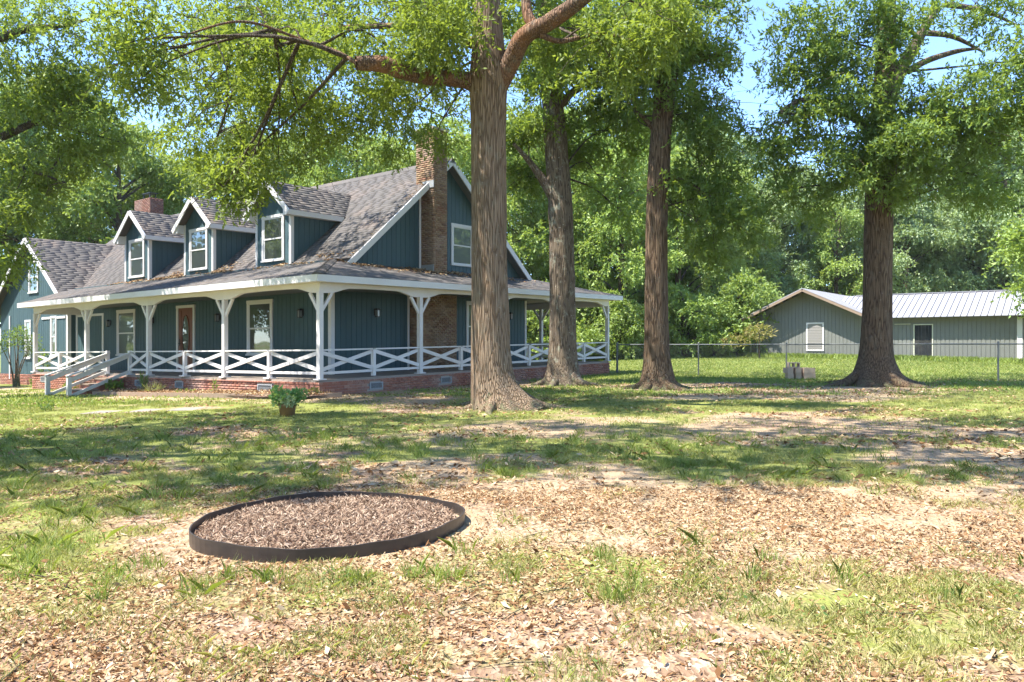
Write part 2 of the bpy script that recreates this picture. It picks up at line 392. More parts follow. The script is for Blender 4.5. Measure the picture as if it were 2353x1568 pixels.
V = np.stack([GX, GY, ground_z(GX, GY)], -1).reshape(-1, 3)
nx, ny = len(gx), len(gy)
ii = (np.arange(ny - 1)[:, None] * nx + np.arange(nx - 1)[None, :]).ravel()
go = np_mesh('ground', V, 4, M['ground'], smooth=True, corner_idx=np.stack([ii, ii + 1, ii + nx + 1, ii + nx], -1))
d_, b_ = cover(GX.ravel(), GY.ravel())
ca = go.data.color_attributes.new('cover', 'FLOAT_COLOR', 'POINT')
cc = np.zeros((len(V), 4), np.float32); cc[:, 0] = d_; cc[:, 1] = b_; cc[:, 3] = 1
ca.data.foreach_set('color', cc.ravel())
tag(go, 'shaded lawn of thin grass, bare soil and dry fallen leaves', kind='structure')

# ------------------------------------------------------------------ house
QX, QY = -5.016, 20.15
def H(u, v, z):
    X = QX - .803 * u + .596 * v; Y = QY + .596 * u + .803 * v
    return (X, Y, z + .0168 * (X - QX) + .0022 * (Y - QY))
HA = math.atan2(.596, -.803)                      # direction of +u
house = thing('farmhouse', H(0, 0, -.05), 'teal board-sided farmhouse with three dormers and a white wraparound porch', 'house')
def hb(name, mat, *boxes, parent=None):
    m = MB(H)
    for a, b in boxes: m.box(a, b)
    return m.build(name, M[mat], parent or house)
FL = .40; PD = 2.4; UE = 17.08; VE = 15.1; F4 = UE / 4; S4 = VE / 4
OV = .45
def zM(v): return 7.82 - .826 * abs(v - 7.6)
def zP(a): return 3.242 + .26 * a
def zW(u): return 6.38 - .81 * abs(u - 22.65)

front = lambda s, z, d=0: (s, PD - d, z)
side = lambda s, z, d=0: (PD - d, s, z)
wingf = lambda s, z, d=0: (s, 2.1 - d, z)

def pbox(m, P, s0, s1, z0, z1, d0, d1):
    a = P(s0, z0, d0); b = P(s1, z1, d1); m.box(a, b); return m

def siding(P, s0, s1, zb, zt, holes, parent, mat='teal', w=.215, gap=.014, name='siding_board', joined=False):
    zbf = zb if callable(zb) else (lambda s: zb); ztf = zt if callable(zt) else (lambda s: zt)
    s = s0; J = MB(H)
    while s < s1 - .02:
        e = min(s + w, s1); a, b = s + gap / 2, e - gap / 2
        cuts = sorted([(h[2], h[3]) for h in holes if h[0] < (a + b) / 2 < h[1]])
        segs = []; lo = None
        cur = (zbf(a), zbf(b))
        for c0, c1 in cuts:
            if c0 > max(cur): segs.append((cur, (c0, c0)))
            cur = (c1, c1)
        segs.append((cur, (ztf(a), ztf(b))))
        for (l0, l1), (t0, t1) in segs:
            if min(t0 - l0, t1 - l1) < -.05 or max(t0 - l0, t1 - l1) < .03: continue
            t0 = max(t0, l0 + .002); t1 = max(t1, l1 + .002)
            m = J if joined else MB(H); d = .018 + random.uniform(-.002, .002)
            m.hexa([P(a, l0, 0), P(b, l1, 0), P(b, l1, d), P(a, l0, d), P(a, t0, 0), P(b, t1, 0), P(b, t1, d), P(a, t0, d)])
            if not joined: m.build(name, M[mat], parent)
        s = e
    if joined: return tag(J.build(name, M[mat], parent), kind='stuff')

def window(P, s0, s1, z0, z1, parent, name='window', sub=None, tr=.10, blind=False):
    m = MB(H)
    pbox(m, P, s0, s0 + tr, z0 + tr * .6, z1 - tr, .002, .045); pbox(m, P, s1 - tr, s1, z0 + tr * .6, z1 - tr, .002, .045)
    pbox(m, P, s0 - .01, s1 + .01, z1 - tr, z1, .002, .05); pbox(m, P, s0 - .02, s1 + .02, z0, z0 + tr * .6, .002, .075)
    f = m.build(name, M['white'], parent)
    par = f if sub is None else sub
    zi0, zi1, a, b = z0 + tr * .6, z1 - tr, s0 + tr, s1 - tr; zm = (zi0 + zi1) / 2
    for k, (q0, q1) in enumerate(((zi0, zm + .02), (zm - .02, zi1))):
        o = .010 * k; m = MB(H); w = .045
        pbox(m, P, a, a + w, q0, q1, .003 + o, .022 + o); pbox(m, P, b - w, b, q0, q1, .003 + o, .022 + o)
        pbox(m, P, a + w, b - w, q0, q0 + w, .003 + o, .022 + o); pbox(m, P, a + w, b - w, q1 - w, q1, .003 + o, .022 + o)
        m.build('sash', M['white'], par)
        m = MB(H); pbox(m, P, a + w, b - w, q0 + w, q1 - w, .004 + o, .010 + o)
        m.build('pane', M['glass'], par)
    return f

def lantern(P, s, z, parent):
    m = MB(H)
    pbox(m, P, s - .05, s + .05, z - .10, z + .12, .02, .045); pbox(m, P, s - .012, s + .012, z + .10, z + .125, .045, .14)
    pbox(m, P, s - .075, s + .075, z + .06, z + .085, .06, .21); pbox(m, P, s - .045, s + .045, z + .085, z + .12, .09, .18)
    pbox(m, P, s - .06, s + .06, z - .16, z - .14, .075, .195)
    for a in (-.06, .05):
        for b in (.075, .185): pbox(m, P, s + a, s + a + .01, z - .14, z + .06, b, b + .01)
    o = m.build('wall_lantern', M['black'], parent)
    m = MB(H); pbox(m, P, s - .048, s + .048, z - .138, z + .058, .088, .182); m.build('lantern_glass', M['lglass'], o)

# walls (backing) and siding
W_TOP = 2.95
wf = MB(H).box((PD, PD + .002, FL - .02), (19.2, PD + .15, 3.9)).build('front_wall', M['teal'], house)
fholes = [(14.0,15.45,.98,2.83),(5.25,6.64,.98,2.83),(9.79,11.0,FL,2.83)]
siding(front, PD, 19.1, FL, W_TOP, fholes, wf)
ws = MB(H).prism([(PD+.002,PD,FL-.02),(PD+.002,12.58,FL-.02),(PD+.002,12.58,zM(12.58)-.1),(PD+.002,7.6,zM(7.6)-.12),(PD+.002,PD,zM(PD)-.1)], (.15,0,0)).build('gable_wall', M['teal'], house)
sholes = [(8.77,10.2,.98,2.83),(5.79,7.56,FL,3.2)]
siding(side, PD + .15, 12.5, FL, W_TOP, sholes, ws)
siding(side, PD + .6, 12.5, 3.75, lambda s: zM(s) - .14, [(7.92,9.17,4.1,5.63),(6.36,7.05,3,9)], ws)
MB(H).box((PD+.2, 12.43, FL), (19, 12.57, 3.9)).build('rear_wall', M['teal'], house)
window(front, 14.0, 15.45, .98, 2.83, house); window(front, 5.25, 6.64, .98, 2.83, house)
window(side, 8.77, 10.2, .98, 2.83, house); window(side, 7.92, 9.17, 4.1, 5.63, house)
for s in (16.0, 12.65, 8.25, 3.72): lantern(front, s, 2.33, house)
for s in (4.2, 11.4): lantern(side, s, 2.33, house)
# corner boards and trim
hb('corner_board', 'white', ((PD-.03, PD-.03, FL), (PD+.10, PD-.002, W_TOP)), ((PD-.03, PD-.002, FL), (PD-.002, PD+.12, W_TOP)))
hb('corner_board', 'white', ((PD-.03, 12.5, FL), (PD-.002, 12.62, W_TOP)))
hb('trim_board', 'white', ((16.55, PD-.04, FL), (16.68, PD-.02, W_TOP-.2)), ((16.68, PD-.04, W_TOP-.3), (18.9, PD-.02, W_TOP-.2)))
hb('trim_board', 'white', ((18.85, PD-.045, FL), (18.98, PD-.02, W_TOP)))
hb('trim_board', 'white', ((PD-.035, 6.25, 3.8), (PD-.012, 6.34, zM(6.3)-.2)))
hb('trim_board', 'white', ((PD-.035, 5.68, FL), (PD-.012, 5.77, W_TOP)))
# front door
m = MB(H); pbox(m, front, 9.79, 9.90, FL, 2.73, .002, .05); pbox(m, front, 10.89, 11.0, FL, 2.73, .002, .05); pbox(m, front, 9.78, 11.01, 2.73, 2.83, .002, .055)
m.build('door_frame', M['white'], house)
m = MB(H); pbox(m, front, 9.90, 10.89, FL + .03, 2.73, .001, .014)
for a, b in ((9.94, 10.09), (10.70, 10.85)): pbox(m, front, a, b, FL + .1, 2.65, .014, .03)
pbox(m, front, 10.09, 10.70, FL + .1, FL + .55, .014, .03); pbox(m, front, 10.12, 10.67, FL + .18, FL + .47, .03, .04)
door = m.build('front_door', M['door'], house)
m = MB(H); m.prism([front(10.39 + .21*math.cos(k*math.pi/14), 1.72 + .72*math.sin(k*math.pi/14), .016) for k in range(28)], (0, -.012, 0)); m.build('oval_glass', M['glass'], door)
m = MB(H)
for k in range(28):
    a, b = k*math.pi/14, (k+1)*math.pi/14
    m.bar(front(10.39+.235*math.cos(a), 1.72+.75*math.sin(a), .03), front(10.39+.235*math.cos(b), 1.72+.75*math.sin(b), .03), .03, .03, (0,1,0))
m.build('oval_moulding', M['door'], door)
m = MB(H); pbox(m, front, 10.77, 10.81, 1.35, 1.60, .03, .045); pbox(m, front, 10.72, 10.81, 1.42, 1.45, .045, .075); m.build('door_handle', M['black'], door)

# left wing
ww = MB(H)
ww.prism([(19.1,2.102,-.1),(26.2,2.102,-.1),(26.2,2.102,zW(26.2)-.12),(22.65,2.102,zW(22.65)-.14),(19.1,2.102,zW(19.1)-.12)], (0,.15,0))
ww.box((19.1,2.26,-.1),(19.25,9,3.3)); wwall = ww.build('wing_wall', M['teal'], house)
siding(wingf, 19.1, 26.2, .15, lambda s: zW(s) - .15, [(22.0,23.0,3.85,5.35),(20.15,20.75,.95,2.75),(22.75,23.4,.85,2.65)], wwall)
window(wingf, 22.0, 23.0, 3.85, 5.35, house); window(wingf, 20.15, 20.75, .95, 2.75, house); window(wingf, 22.75, 23.4, .85, 2.65, house)
hb('corner_board', 'white', ((19.06,2.06,.1),(19.22,2.08,3.5)), ((19.06,2.08,.1),(19.098,2.2,3.5)))
hb('corner_board', 'white', ((25.0,2.04,-.1),(25.1,2.08,2.9)))
hb('trim_board', 'white', ((19.3,2.05,2.62),(20.1,2.08,2.72)), ((20.8,2.05,2.62),(21.6,2.08,2.72)))

# roofs: slabs
def slab(name, poly, th, mat='shingle'):
    m = MB(H); m.prism(poly, (0, 0, -th)); return m.build(name, M[mat], house)
main_roof = slab('main_roof', [(2.05,3.0,zM(3.0)),(2.05,7.6,7.82),(24.2,7.6,7.82),(24.2,3.0,zM(3.0))], .12)
slab('rear_roof', [(2.05,7.6,7.82),(2.05,12.6,zM(12.6)),(23.3,12.6,zM(12.6)),(23.3,7.6,7.82)], .12)
pf_roof = slab('front_porch_roof', [(-OV,-OV,zP(-OV)),(UE+OV,-OV,zP(-OV)),(UE+OV,0,zP(0)),(19.6,2.0,zP(2.0)),(19.6,3.02,zP(3.02)),(3.02,3.02,zP(3.02))], .07)
ps_roof = slab('side_porch_roof', [(-OV,-OV,zP(-OV)),(PD,PD,zP(PD)),(PD,VE-PD,zP(PD)),(-OV,VE+OV,zP(-OV))], .07)
slab('rear_porch_roof', [(-OV,VE+OV,zP(-OV)),(PD,VE-PD,zP(PD)),(15,VE-PD,zP(PD)),(15,VE+OV,zP(-OV))], .07)
wing_roof = slab('wing_roof', [(18.9,1.78,zW(18.9)),(22.65,1.78,6.38),(22.65,7.6,6.38),(18.9,7.6,zW(18.9))], .10)
slab('wing_roof', [(22.65,1.78,6.38),(26.7,1.78,zW(26.7)),(26.7,7.6,zW(26.7)),(22.65,7.6,6.38)], .10)

shingle_jobs = []    # (centre world, local corners) collected over all roofs
def shingle_plane(O, A, B, nb, rngf, parent, tab=.48, crs=.15):
    """courses up a plane: point = O + a*A + b*B (house coordinates), normal nb; rngf(b) -> (a0,a1)"""
    O, A, B, N = map(np.array, (O, A, B, nb))
    bmax = rngf(None); b = 0.; k = 0
    while b < bmax - .02:
        r = rngf(b)
        if r and r[1] - r[0] > .05:
            a = r[0] - (.15 if k % 2 else 0) - random.uniform(0, .08)
            while a < r[1]:
                w = tab * random.choice((.7, 1, 1, 1.3)); a0, a1 = max(a, r[0]), min(a + w, r[1])
                if a1 - a0 > .03:
                    j = random.uniform(-.003, .003); e = min(crs + .03, bmax - b + .01)
                    t0 = random.uniform(.0038, .0048)
                    P = []
                    for h in (0, 1):
                        for (aa, bb, tt) in ((a0+.0015, b+j, t0), (a1-.0015, b+j, t0), (a1-.0015, b+e, .002), (a0+.0015, b+e, .002)):
                            P.append(O + aa*A + bb*B + N*(tt if h else -.002))
                    shingle_jobs.append((parent, [tuple(p) for p in P]))
                a += w
        b += crs; k += 1
def norm(v): v = np.array(v, float); return v / np.linalg.norm(v)
def run_front(name_parent, v0, v1, zf, rf):
    c = norm((0, 1, (zf(v1)-zf(v0))/(v1-v0))); L = math.hypot(v1-v0, zf(v1)-zf(v0)); n = norm((0, -c[2], c[1]))
    shingle_plane((0, v0, zf(v0)), (1,0,0), c, n, lambda b: L if b is None else rf(v0 + b*c[1]), name_parent)
run_front(main_roof, 2.95, 7.6, zM, lambda v: (2.05, 23.0))
run_front(pf_roof, -OV-.03, 3.0, zP, lambda v: (v, UE+OV if v < 0 else min(19.0, UE+OV+(v*1.0))))
cS = norm((1, 0, .26)); LS = math.hypot(PD+OV+.03, .26*(PD+OV+.03))
shingle_plane((-OV-.03, 0, zP(-OV-.03)), (0,1,0), cS, norm((-cS[2],0,cS[0])), lambda b: LS if b is None else (-OV-.03+b*cS[0], VE+OV+.03-b*cS[0]), ps_roof)
cW = norm((1, 0, .81)); LW = math.hypot(3.75, .81*3.75)
shingle_plane((18.9, 0, zW(18.9)), (0,1,0), cW, norm((-cW[2],0,cW[0])), lambda b: LW if b is None else (1.76, min(7.6, 3.2+ (zW(18.9)+b*cW[2]-zM(3.0))/.826+.4)), wing_roof)

# rake boards, fascia
def rake(P0, P1, name='rake_board', w=.035, h=.17, up=(0,0,1)):
    m = MB(H); m.bar(P0, P1, w, h, up); return m.build(name, M['white'], house)
for a, b in ((2.62, 7.58), (12.58, 7.62)):
    rake((2.02, a, zM(a)-.09), (2.02, b, zM(b)-.09), 'rake_board', .04, .19)
for a, b in ((18.95, 22.63), (26.65, 22.67)):
    rake((a, 1.75, zW(a)-.09), (b, 1.75, zW(b)-.09), 'rake_board', .04, .18)
hb('soffit', 'teal', ((2.06,2.7,zM(2.7)-.16),(2.3,2.72,zM(2.7)-.12)))
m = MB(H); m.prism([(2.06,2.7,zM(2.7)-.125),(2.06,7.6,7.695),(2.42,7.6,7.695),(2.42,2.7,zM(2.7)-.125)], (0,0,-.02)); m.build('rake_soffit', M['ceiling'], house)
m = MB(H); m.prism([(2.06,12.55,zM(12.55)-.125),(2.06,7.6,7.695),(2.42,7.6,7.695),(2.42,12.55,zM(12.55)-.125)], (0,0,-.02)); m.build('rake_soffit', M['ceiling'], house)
ft = zP(-OV)
hb('fascia', 'white', ((-OV-.03, -OV-.03, ft-.19), (UE+OV, -OV, ft-.012)))
hb('fascia', 'white', ((-OV-.03, -OV, ft-.19), (-OV, VE+OV+.03, ft-.012)))
hb('fascia', 'white', ((UE+OV-.03, -OV, ft-.19), (UE+OV, .1, ft-.012)))
hb('fascia', 'white', ((-OV, VE+OV, ft-.19), (15, VE+OV+.03, ft-.012)))
hb('soffit', 'porchwhite', ((-OV, -OV, ft-.17), (UE+OV-.03, .02, ft-.15)))
hb('soffit', 'porchwhite', ((-OV, .02, ft-.17), (.02, VE+OV, ft-.15)))
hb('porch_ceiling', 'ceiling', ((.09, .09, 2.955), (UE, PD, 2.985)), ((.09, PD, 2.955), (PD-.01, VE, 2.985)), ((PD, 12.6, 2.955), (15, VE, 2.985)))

# beam with arched lower edge, one length per bay
BB = 2.68; BT = ft - .172
def arch_pts(s0, s1):
    L = s1 - s0; pts = []
    for k in range(25):
        x = k/24; e = min(x, 1-x)*L
        r = .13*float(sstep(.25, 1.0, e)) + .03*math.sin(math.pi*x)
        pts.append((s0 + x*L, BB + r))
    return pts
for k in range(4):
    for ax in (0, 1):
        L = (F4, S4)[ax]; s0, s1 = k*L, (k+1)*L
        if k == 0: s0 = -.05 if ax == 0 else .051
        if k == 3: s1 += .05
        pts = arch_pts(s0, s1)
        m = MB(H)
        for (a, za), (b, zb) in zip(pts, pts[1:]):
            if ax == 0: m.hexa([(a,-.05,za),(b,-.05,zb),(b,.05,zb),(a,.05,za),(a,-.05,BT),(b,-.05,BT),(b,.05,BT),(a,.05,BT)])
            else: m.hexa([(-.05,a,za),(-.05,b,zb),(.05,b,zb),(.05,a,za),(-.05,a,BT),(-.05,b,BT),(.05,b,BT),(.05,a,BT)])
        m.build('arched_beam', M['porchwhite'], house)
hb('beam', 'porchwhite', ((.06, VE-.05, BB), (15, VE+.05, BT)))
hb('beam', 'porchwhite', ((UE-.05, .051, BB), (UE+.05, 2.05, BT)))

# posts, brackets, rails, braces
RT = 1.20; RB = .575
def post(u, v, top, w=.13, plate=True):
    m = MB(H); m.box((u-w/2, v-w/2, FL+.03), (u+w/2, v+w/2, top))
    o = m.build('porch_post', M['porchwhite'], house)
    if plate:
        m = MB(H); m.box((u-.125, v-.125, FL), (u+.125, v+.125, FL+.035)); m.build('base_plate', M['porchwhite'], o)
    return o
def bracket(u, v, du, dv):
    m = MB(H); L = .40
    m.bar((u+du*.05, v+dv*.05, BB-.47), (u+du*L, v+dv*L, BB+.02), .06, .085, (-du, -dv, .8) if True else 0)
    m.build('post_bracket', M['porchwhite'], house)
for k in range(5):
    post(k*F4, 0, BB + .02)
    if k < 4: bracket(k*F4, 0, 1, 0)
    if k > 0: bracket(k*F4, 0, -1, 0)
for k in range(1, 5): post(0, k*S4, BB + .02)
for k in range(5):
    if k < 4: bracket(0, k*S4, 0, 1)
    if k > 0: bracket(0, k*S4, 0, -1)
for u in (3.35, 7.2): post(u, VE, BB); bracket(u, VE, 1, 0); bracket(u, VE, -1, 0)
ST0, ST1 = 9.77, 11.29
def rail_span(P, a, b, names=('top_rail', 'bottom_rail', 'cross_brace')):
    hw = .055
    m = MB(H); m.bar(P(a+hw, RT-.02), P(b-hw, RT-.02), .10, .04); m.build(names[0], M['porchwhite'], house)
    m = MB(H); m.bar(P(a+hw, RB), P(b-hw, RB), .05, .07); m.build(names[1], M['porchwhite'], house)
    z0, z1 = RB + .08, RT - .09
    for off, (za, zb) in ((.021, (z0, z1)), (-.021, (z1, z0))):
        m = MB(H); p = Vector(P(a+hw, za)); q = Vector(P(b-hw, zb)); s_ = Vector((1,1,0)) - Vector([abs(c) for c in (Vector(P(1,0))-Vector(P(0,0)))]); s_.z = 0
        m.bar(p + s_*off, q + s_*off, .038, .10); m.build(names[2], M['porchwhite'], house)
pfx = lambda s, z: (s, 0, z)
pfy = lambda s, z: (0, s, z)
pbk = lambda s, z: (s, VE, z)
fposts = [k*F4/2 for k in range(9)]
for k in range(8):
    a, b = fposts[k], fposts[k+1]
    if k == 4: b = ST0
    if k == 5: a = ST1
    if b - a < .5: continue
    rail_span(pfx, a, b)
for k in (1, 3, 7): post(fposts[k], 0, RT-.04, .10)
post(ST0, 0, RT + .02, .10); post(ST1, 0, RT + .02, .10)
for k in range(8):
    rail_span(pfy, k*S4/2, (k+1)*S4/2)
for k in (1, 3, 5, 7): post(0, k*S4/2, RT-.04, .10, False)
for a, b in ((0, 1.7), (1.7, 3.35), (3.35, 5.3), (5.3, 7.2)): rail_span(pbk, a, b)
for s in (1.7, 5.3): post(s, VE, RT-.04, .10, False)

# stairs and hand rails
SG = -.30
for k in range(4):
    top = .30 - k*.165; v1 = -.10 - k*.42
    m = MB(H); m.box((ST0+.12, v1-.42, SG-.25), (ST1-.12, v1 - (0 if k == 0 else 0), top-.05)); o = m.build('brick_step', M['bricks'], house)
    m = MB(H); m.box((ST0+.10, v1-.45, top-.048), (ST1-.10, v1-.003, top)); m.build('stair_tread', M['timber'], o)
for u in (ST0, ST1):
    m = MB(H); m.box((u-.06, -2.0, SG-.3), (u+.06, -1.88, .42)); m.build('newel_post', M['greywood'], house)
    for z0, z1, nm, w, h in ((1.15, .44, 'stair_handrail', .11, .045), (1.05, .33, 'stair_rail', .045, .14), (.50, -.18, 'stair_rail', .045, .10)):
        m = MB(H); m.bar((u, .06 if nm == 'stair_handrail' else -.05, z1 + (z0-z1)), (u, -2.02 if nm == 'stair_handrail' else -1.87, z1), w, h); m.build(nm, M['greywood'], house)

# porch floor and brick foundation
hb('porch_floor', 'deck', ((-.04, -.04, FL-.05), (UE+.04, PD, FL-.002)), ((-.04, PD, FL-.05), (PD, VE+.04, FL-.002)), ((PD, 12.6, FL-.05), (15, VE+.04, FL-.002)))
fo = MB(H)
fo.box((-.065, -.065, -1.0), (UE+.05, .1, FL-.052)); fo.box((-.065, .1, -1.0), (.1, VE+.05, FL-.052)); fo.box((19.1, 2.13, -1.2), (26.3, 2.4, .13)); fo.box((UE-.1, .1, -1.0), (UE+.05, 2.2, FL-.052))
found = fo.build('foundation', M['mortar'], house)
brick_me = {}
def brick_mesh(kind, dims, mat):
    key = (kind, dims)
    if key not in brick_me:
        me = bpy.data.meshes.new('brick'); x, y, z = (d/2 for d in dims); e = .004
        vs_ = [(-x,-y,-z),(x,-y,-z),(x,y,-z),(-x,y,-z),(-x,-y,z),(x,-y,z),(x,y,z),(-x,y,z)]
        me.from_pydata(vs_, [], [(0,3,2,1),(4,5,6,7),(0,1,5,4),(1,2,6,5),(2,3,7,6),(3,0,4,7)]); me.materials.append(M[mat]); brick_me[key] = me
    return brick_me[key]
bricks = []   # (house centre, dims along (u,v,z), parent, kind, distance)
def course_wall(axis_, fixed, s0, s1, z0, z1, parent, kind, top_row=False, depth=.10, L=.20, hh=.063, skip=()):
    z = z1; row = 0
    while z > z0:
        h = hh
        a = s0 - (row % 2)*(L+.01)/2
        while a < s1 - .02:
            b0, b1 = max(a, s0), min(a + L, s1); c = (b0+b1)/2
            if b1 - b0 > .03 and not any(k[0] < c < k[1] and k[2] < z - h/2 < k[3] for k in skip):
                pr = random.uniform(-.003, .003)
                ctr = (c, fixed+pr, z-h/2) if axis_ == 0 else (fixed+pr, c, z-h/2)
                dims = (b1-b0, depth, h) if axis_ == 0 else (depth, b1-b0, h)
                bricks.append((ctr, dims, parent, kind))
            a += L + .01
        z -= h + .008; row += 1
vents_f = [(5.9, .42), (2.35, .62), (9.2-.2, .42), (14.2, .42)]
vents_f = [(2.2,.62), (6.55,.42), (9.75-.75,.42), (16.1,.42)]
vents_s = [(1.9,.46), (4.85,.46), (11.9,.46)]
vskip = [(a-w/2-.03, a+w/2+.03, .03, .27) for a, w in vents_f]
sskip = [(a-w/2-.03, a+w/2+.03, .03, .27) for a, w in vents_s]
course_wall(0, -.05, -.10, UE+.05, -.75, .285, found, 'brick', skip=vskip)
course_wall(1, -.05, .0, VE+.05, -.35, .285, found, 'brick', skip=sskip)
course_wall(0, 2.1, 19.1, 26.2, -.9, .13, found, 'brick')
for axis_, s0, s1 in ((0, -.11, UE+.05), (1, .02, VE+.05)):      # rowlock cap
    a = s0
    while a < s1:
        c = a + .032
        bricks.append(((c, -.055, .315) if axis_ == 0 else (-.055, c, .315), (.064,.12,.05) if axis_ == 0 else (.12,.064,.05), found, 'brick')); a += .074

# chimneys
ch = MB(H)
ch.box((1.83, 5.82, FL), (2.39, 7.53, 3.3)); ch.box((1.83, 6.39, 3.3), (2.6, 7.02, 8.55)); chim = ch.build('chimney', M['cmortar'], house)
course_wall(0, 5.85, 1.80, 2.39, FL, 3.3, chim, 'cbrick'); course_wall(1, 1.85, 5.9, 7.56, FL, 3.3, chim, 'cbrick')
course_wall(0, 6.41, 1.80, 2.62, 3.3, 8.62, chim, 'cbrick'); course_wall(1, 1.85, 6.46, 7.05, 3.3, 8.62, chim, 'cbrick')
course_wall(0, 7.0, 1.9, 2.62, 7.0, 8.62, chim, 'cbrick'); course_wall(1, 2.6, 6.46, 6.95, 6.9, 8.62, chim, 'cbrick')
hb('chimney_cap', 'mortar', ((1.76, 6.32, 8.625), (2.7, 7.09, 8.70)))
hb('chimney_flashing', 'ashgrey', ((1.78, 6.33, 6.62), (2.3, 6.356, 6.86)), ((1.78, 6.33, 3.75), (2.38, 6.356, 3.98)))
c2 = MB(H); c2.box((22.6, 7.62, 5.5), (24.05, 8.3, 8.9)); chim2 = c2.build('chimney', M['mortar'], house)
course_wall(0, 7.62, 22.55, 24.1, 7.2, 8.98, chim2, 'dbrick'); course_wall(1, 22.6, 7.68, 8.3, 7.2, 8.98, chim2, 'dbrick')
m = MB(H)
m.box((22.9, 7.75, 9.30), (23.7, 8.2, 9.34))
for a in (23.0, 23.58):
    for b in (7.8, 8.12): m.box((a, b, 8.9), (a+.05, b+.03, 9.3))
m.box((22.95, 7.78, 8.9), (23.65, 8.17, 9.02)); m.build('chimney_cowl', M['black'], house)

# dormers
for u0 in (6.02, 10.52, 15.0):
    dz = 6.87; hw = .95; v0 = 2.98
    zr = lambda u, u0=u0: dz - .92*abs(u-u0)
    base = zM(v0) - .02
    m = MB(H)
    m.prism([(u0-hw,v0+.002,base),(u0+hw,v0+.002,base),(u0+hw,v0+.002,zr(u0+hw)-.1),(u0,v0+.002,dz-.12),(u0-hw,v0+.002,zr(u0-hw)-.1)], (0,.1,0))
    zt = zr(u0+hw) - .1; vend = 7.6 - (7.82-zt)/.826
    m.prism([(u0-hw,v0+.11,base),(u0-hw,vend,zt),(u0-hw,v0+.11,zt)], (.1,0,0)); m.prism([(u0+hw,v0+.11,base),(u0+hw,vend,zt),(u0+hw,v0+.11,zt)], (-.1,0,0))
    dm = m.build('dormer', M['teal'], house)
    Pf = lambda s, z, d=0: (s, v0-d, z)
    Ps = lambda s, z, d=0, u0=u0: (u0-hw-d, s, z)
    w0, w1 = u0-.60, u0+.60
    siding(Pf, u0-hw+.09, u0+hw-.09, base, lambda s: zr(s)-.14, [(w0,w1,4.15,5.72)], dm)
    siding(Ps, v0+.08, vend-.05, lambda s: zM(s)+.0, zt, [], dm)
    window(Pf, w0, w1, 4.15, 5.72, dm, 'window_frame', dm, .09)
    hb('corner_board', 'white', ((u0-hw-.022, v0-.03, base), (u0-hw+.09, v0-.002, zt+.03)), ((u0-hw-.022, v0-.002, base+.08), (u0-hw-.002, v0+.09, zt)), parent=dm)
    hb('corner_board', 'white', ((u0+hw-.09, v0-.03, base), (u0+hw+.022, v0-.002, zt+.03)), parent=dm)
    vf = v0 - .32; e = hw + .26
    for sg in (-1, 1):
        ze = zr(u0+sg*e); ve = 7.6 - (7.82-ze)/.826; vr = 7.6 - (7.82-dz)/.826
        m = MB(H); m.prism([(u0,vf,dz),(u0,vr,dz),(u0+sg*e,ve,ze),(u0+sg*e,vf,ze)], (0,0,-.07)); ro = m.build('dormer_roof', M['shingle'], dm)
        m = MB(H); m.bar((u0+sg*(e+.03),vf-.02,ze-.10), (u0+sg*.012,vf-.02,dz-.09), .035, .17); m.build('rake_board', M['white'], dm)
        m = MB(H); m.box((u0+sg*e,vf,ze-.17),(u0+sg*(e+.03),ve-.1,ze-.005)); m.build('eave_board', M['white'], dm)
        m = MB(H); m.box((u0+sg*(hw+.03),vf+.003,ze-.165),(u0+sg*(e-.003),ve-.2,ze-.14)); m.build('eave_soffit', M['white'], dm)
        m = MB(H); m.prism([(u0+sg*(hw-.02),vf+.004,ze-.165),(u0+sg*(e-.003),vf+.004,ze-.165),(u0+sg*(hw-.02),vf+.004,zr(u0+sg*hw)-.09)], (0,.28,0)); m.build('eave_return', M['white'], dm)
        c = norm((-sg, 0, .92)); n = norm((sg*.92, 0, 1.0)); L = math.hypot(e+.02, .92*(e+.02))
        shingle_plane((u0+sg*(e+.02), 0, zr(u0+sg*(e+.02))), (0,1,0), c, n, lambda b, ze=ze, c=c: L if b is None else (vf-.02, 7.6-(7.82-(ze+b*c[2]))/.826), ro)

# lay shingles: the largest-looking as parts, the rest joined per roof
def seen_size(c):
    w = np.array(H(*c)); d = np.linalg.norm(w - np.array([0,0,CAM_H])); x = w[0]/w[1]*1884+1250
    return d + (0 if 0 < x < 2500 else 100)
dist = []
for p, P in shingle_jobs:
    c = np.mean(np.array(P), 0); dist.append(seen_size(c) + (30 if p.name.startswith('rear') else 0))
order = np.argsort(dist); single = set(order[:260].tolist()); rest = {}
for i, (p, P) in enumerate(shingle_jobs):
    if i in single: MB(H).hexa(P).build('shingle', M['shingle'], p)
    else: rest.setdefault(p.name, (p, MB(H)))[1].hexa(P)
for p, m in rest.values():
    me = np_mesh('shingle_courses', np.array(m.v), 4, M['shingles'], p, corner_idx=np.array(m.f)); tag(me, kind='stuff')
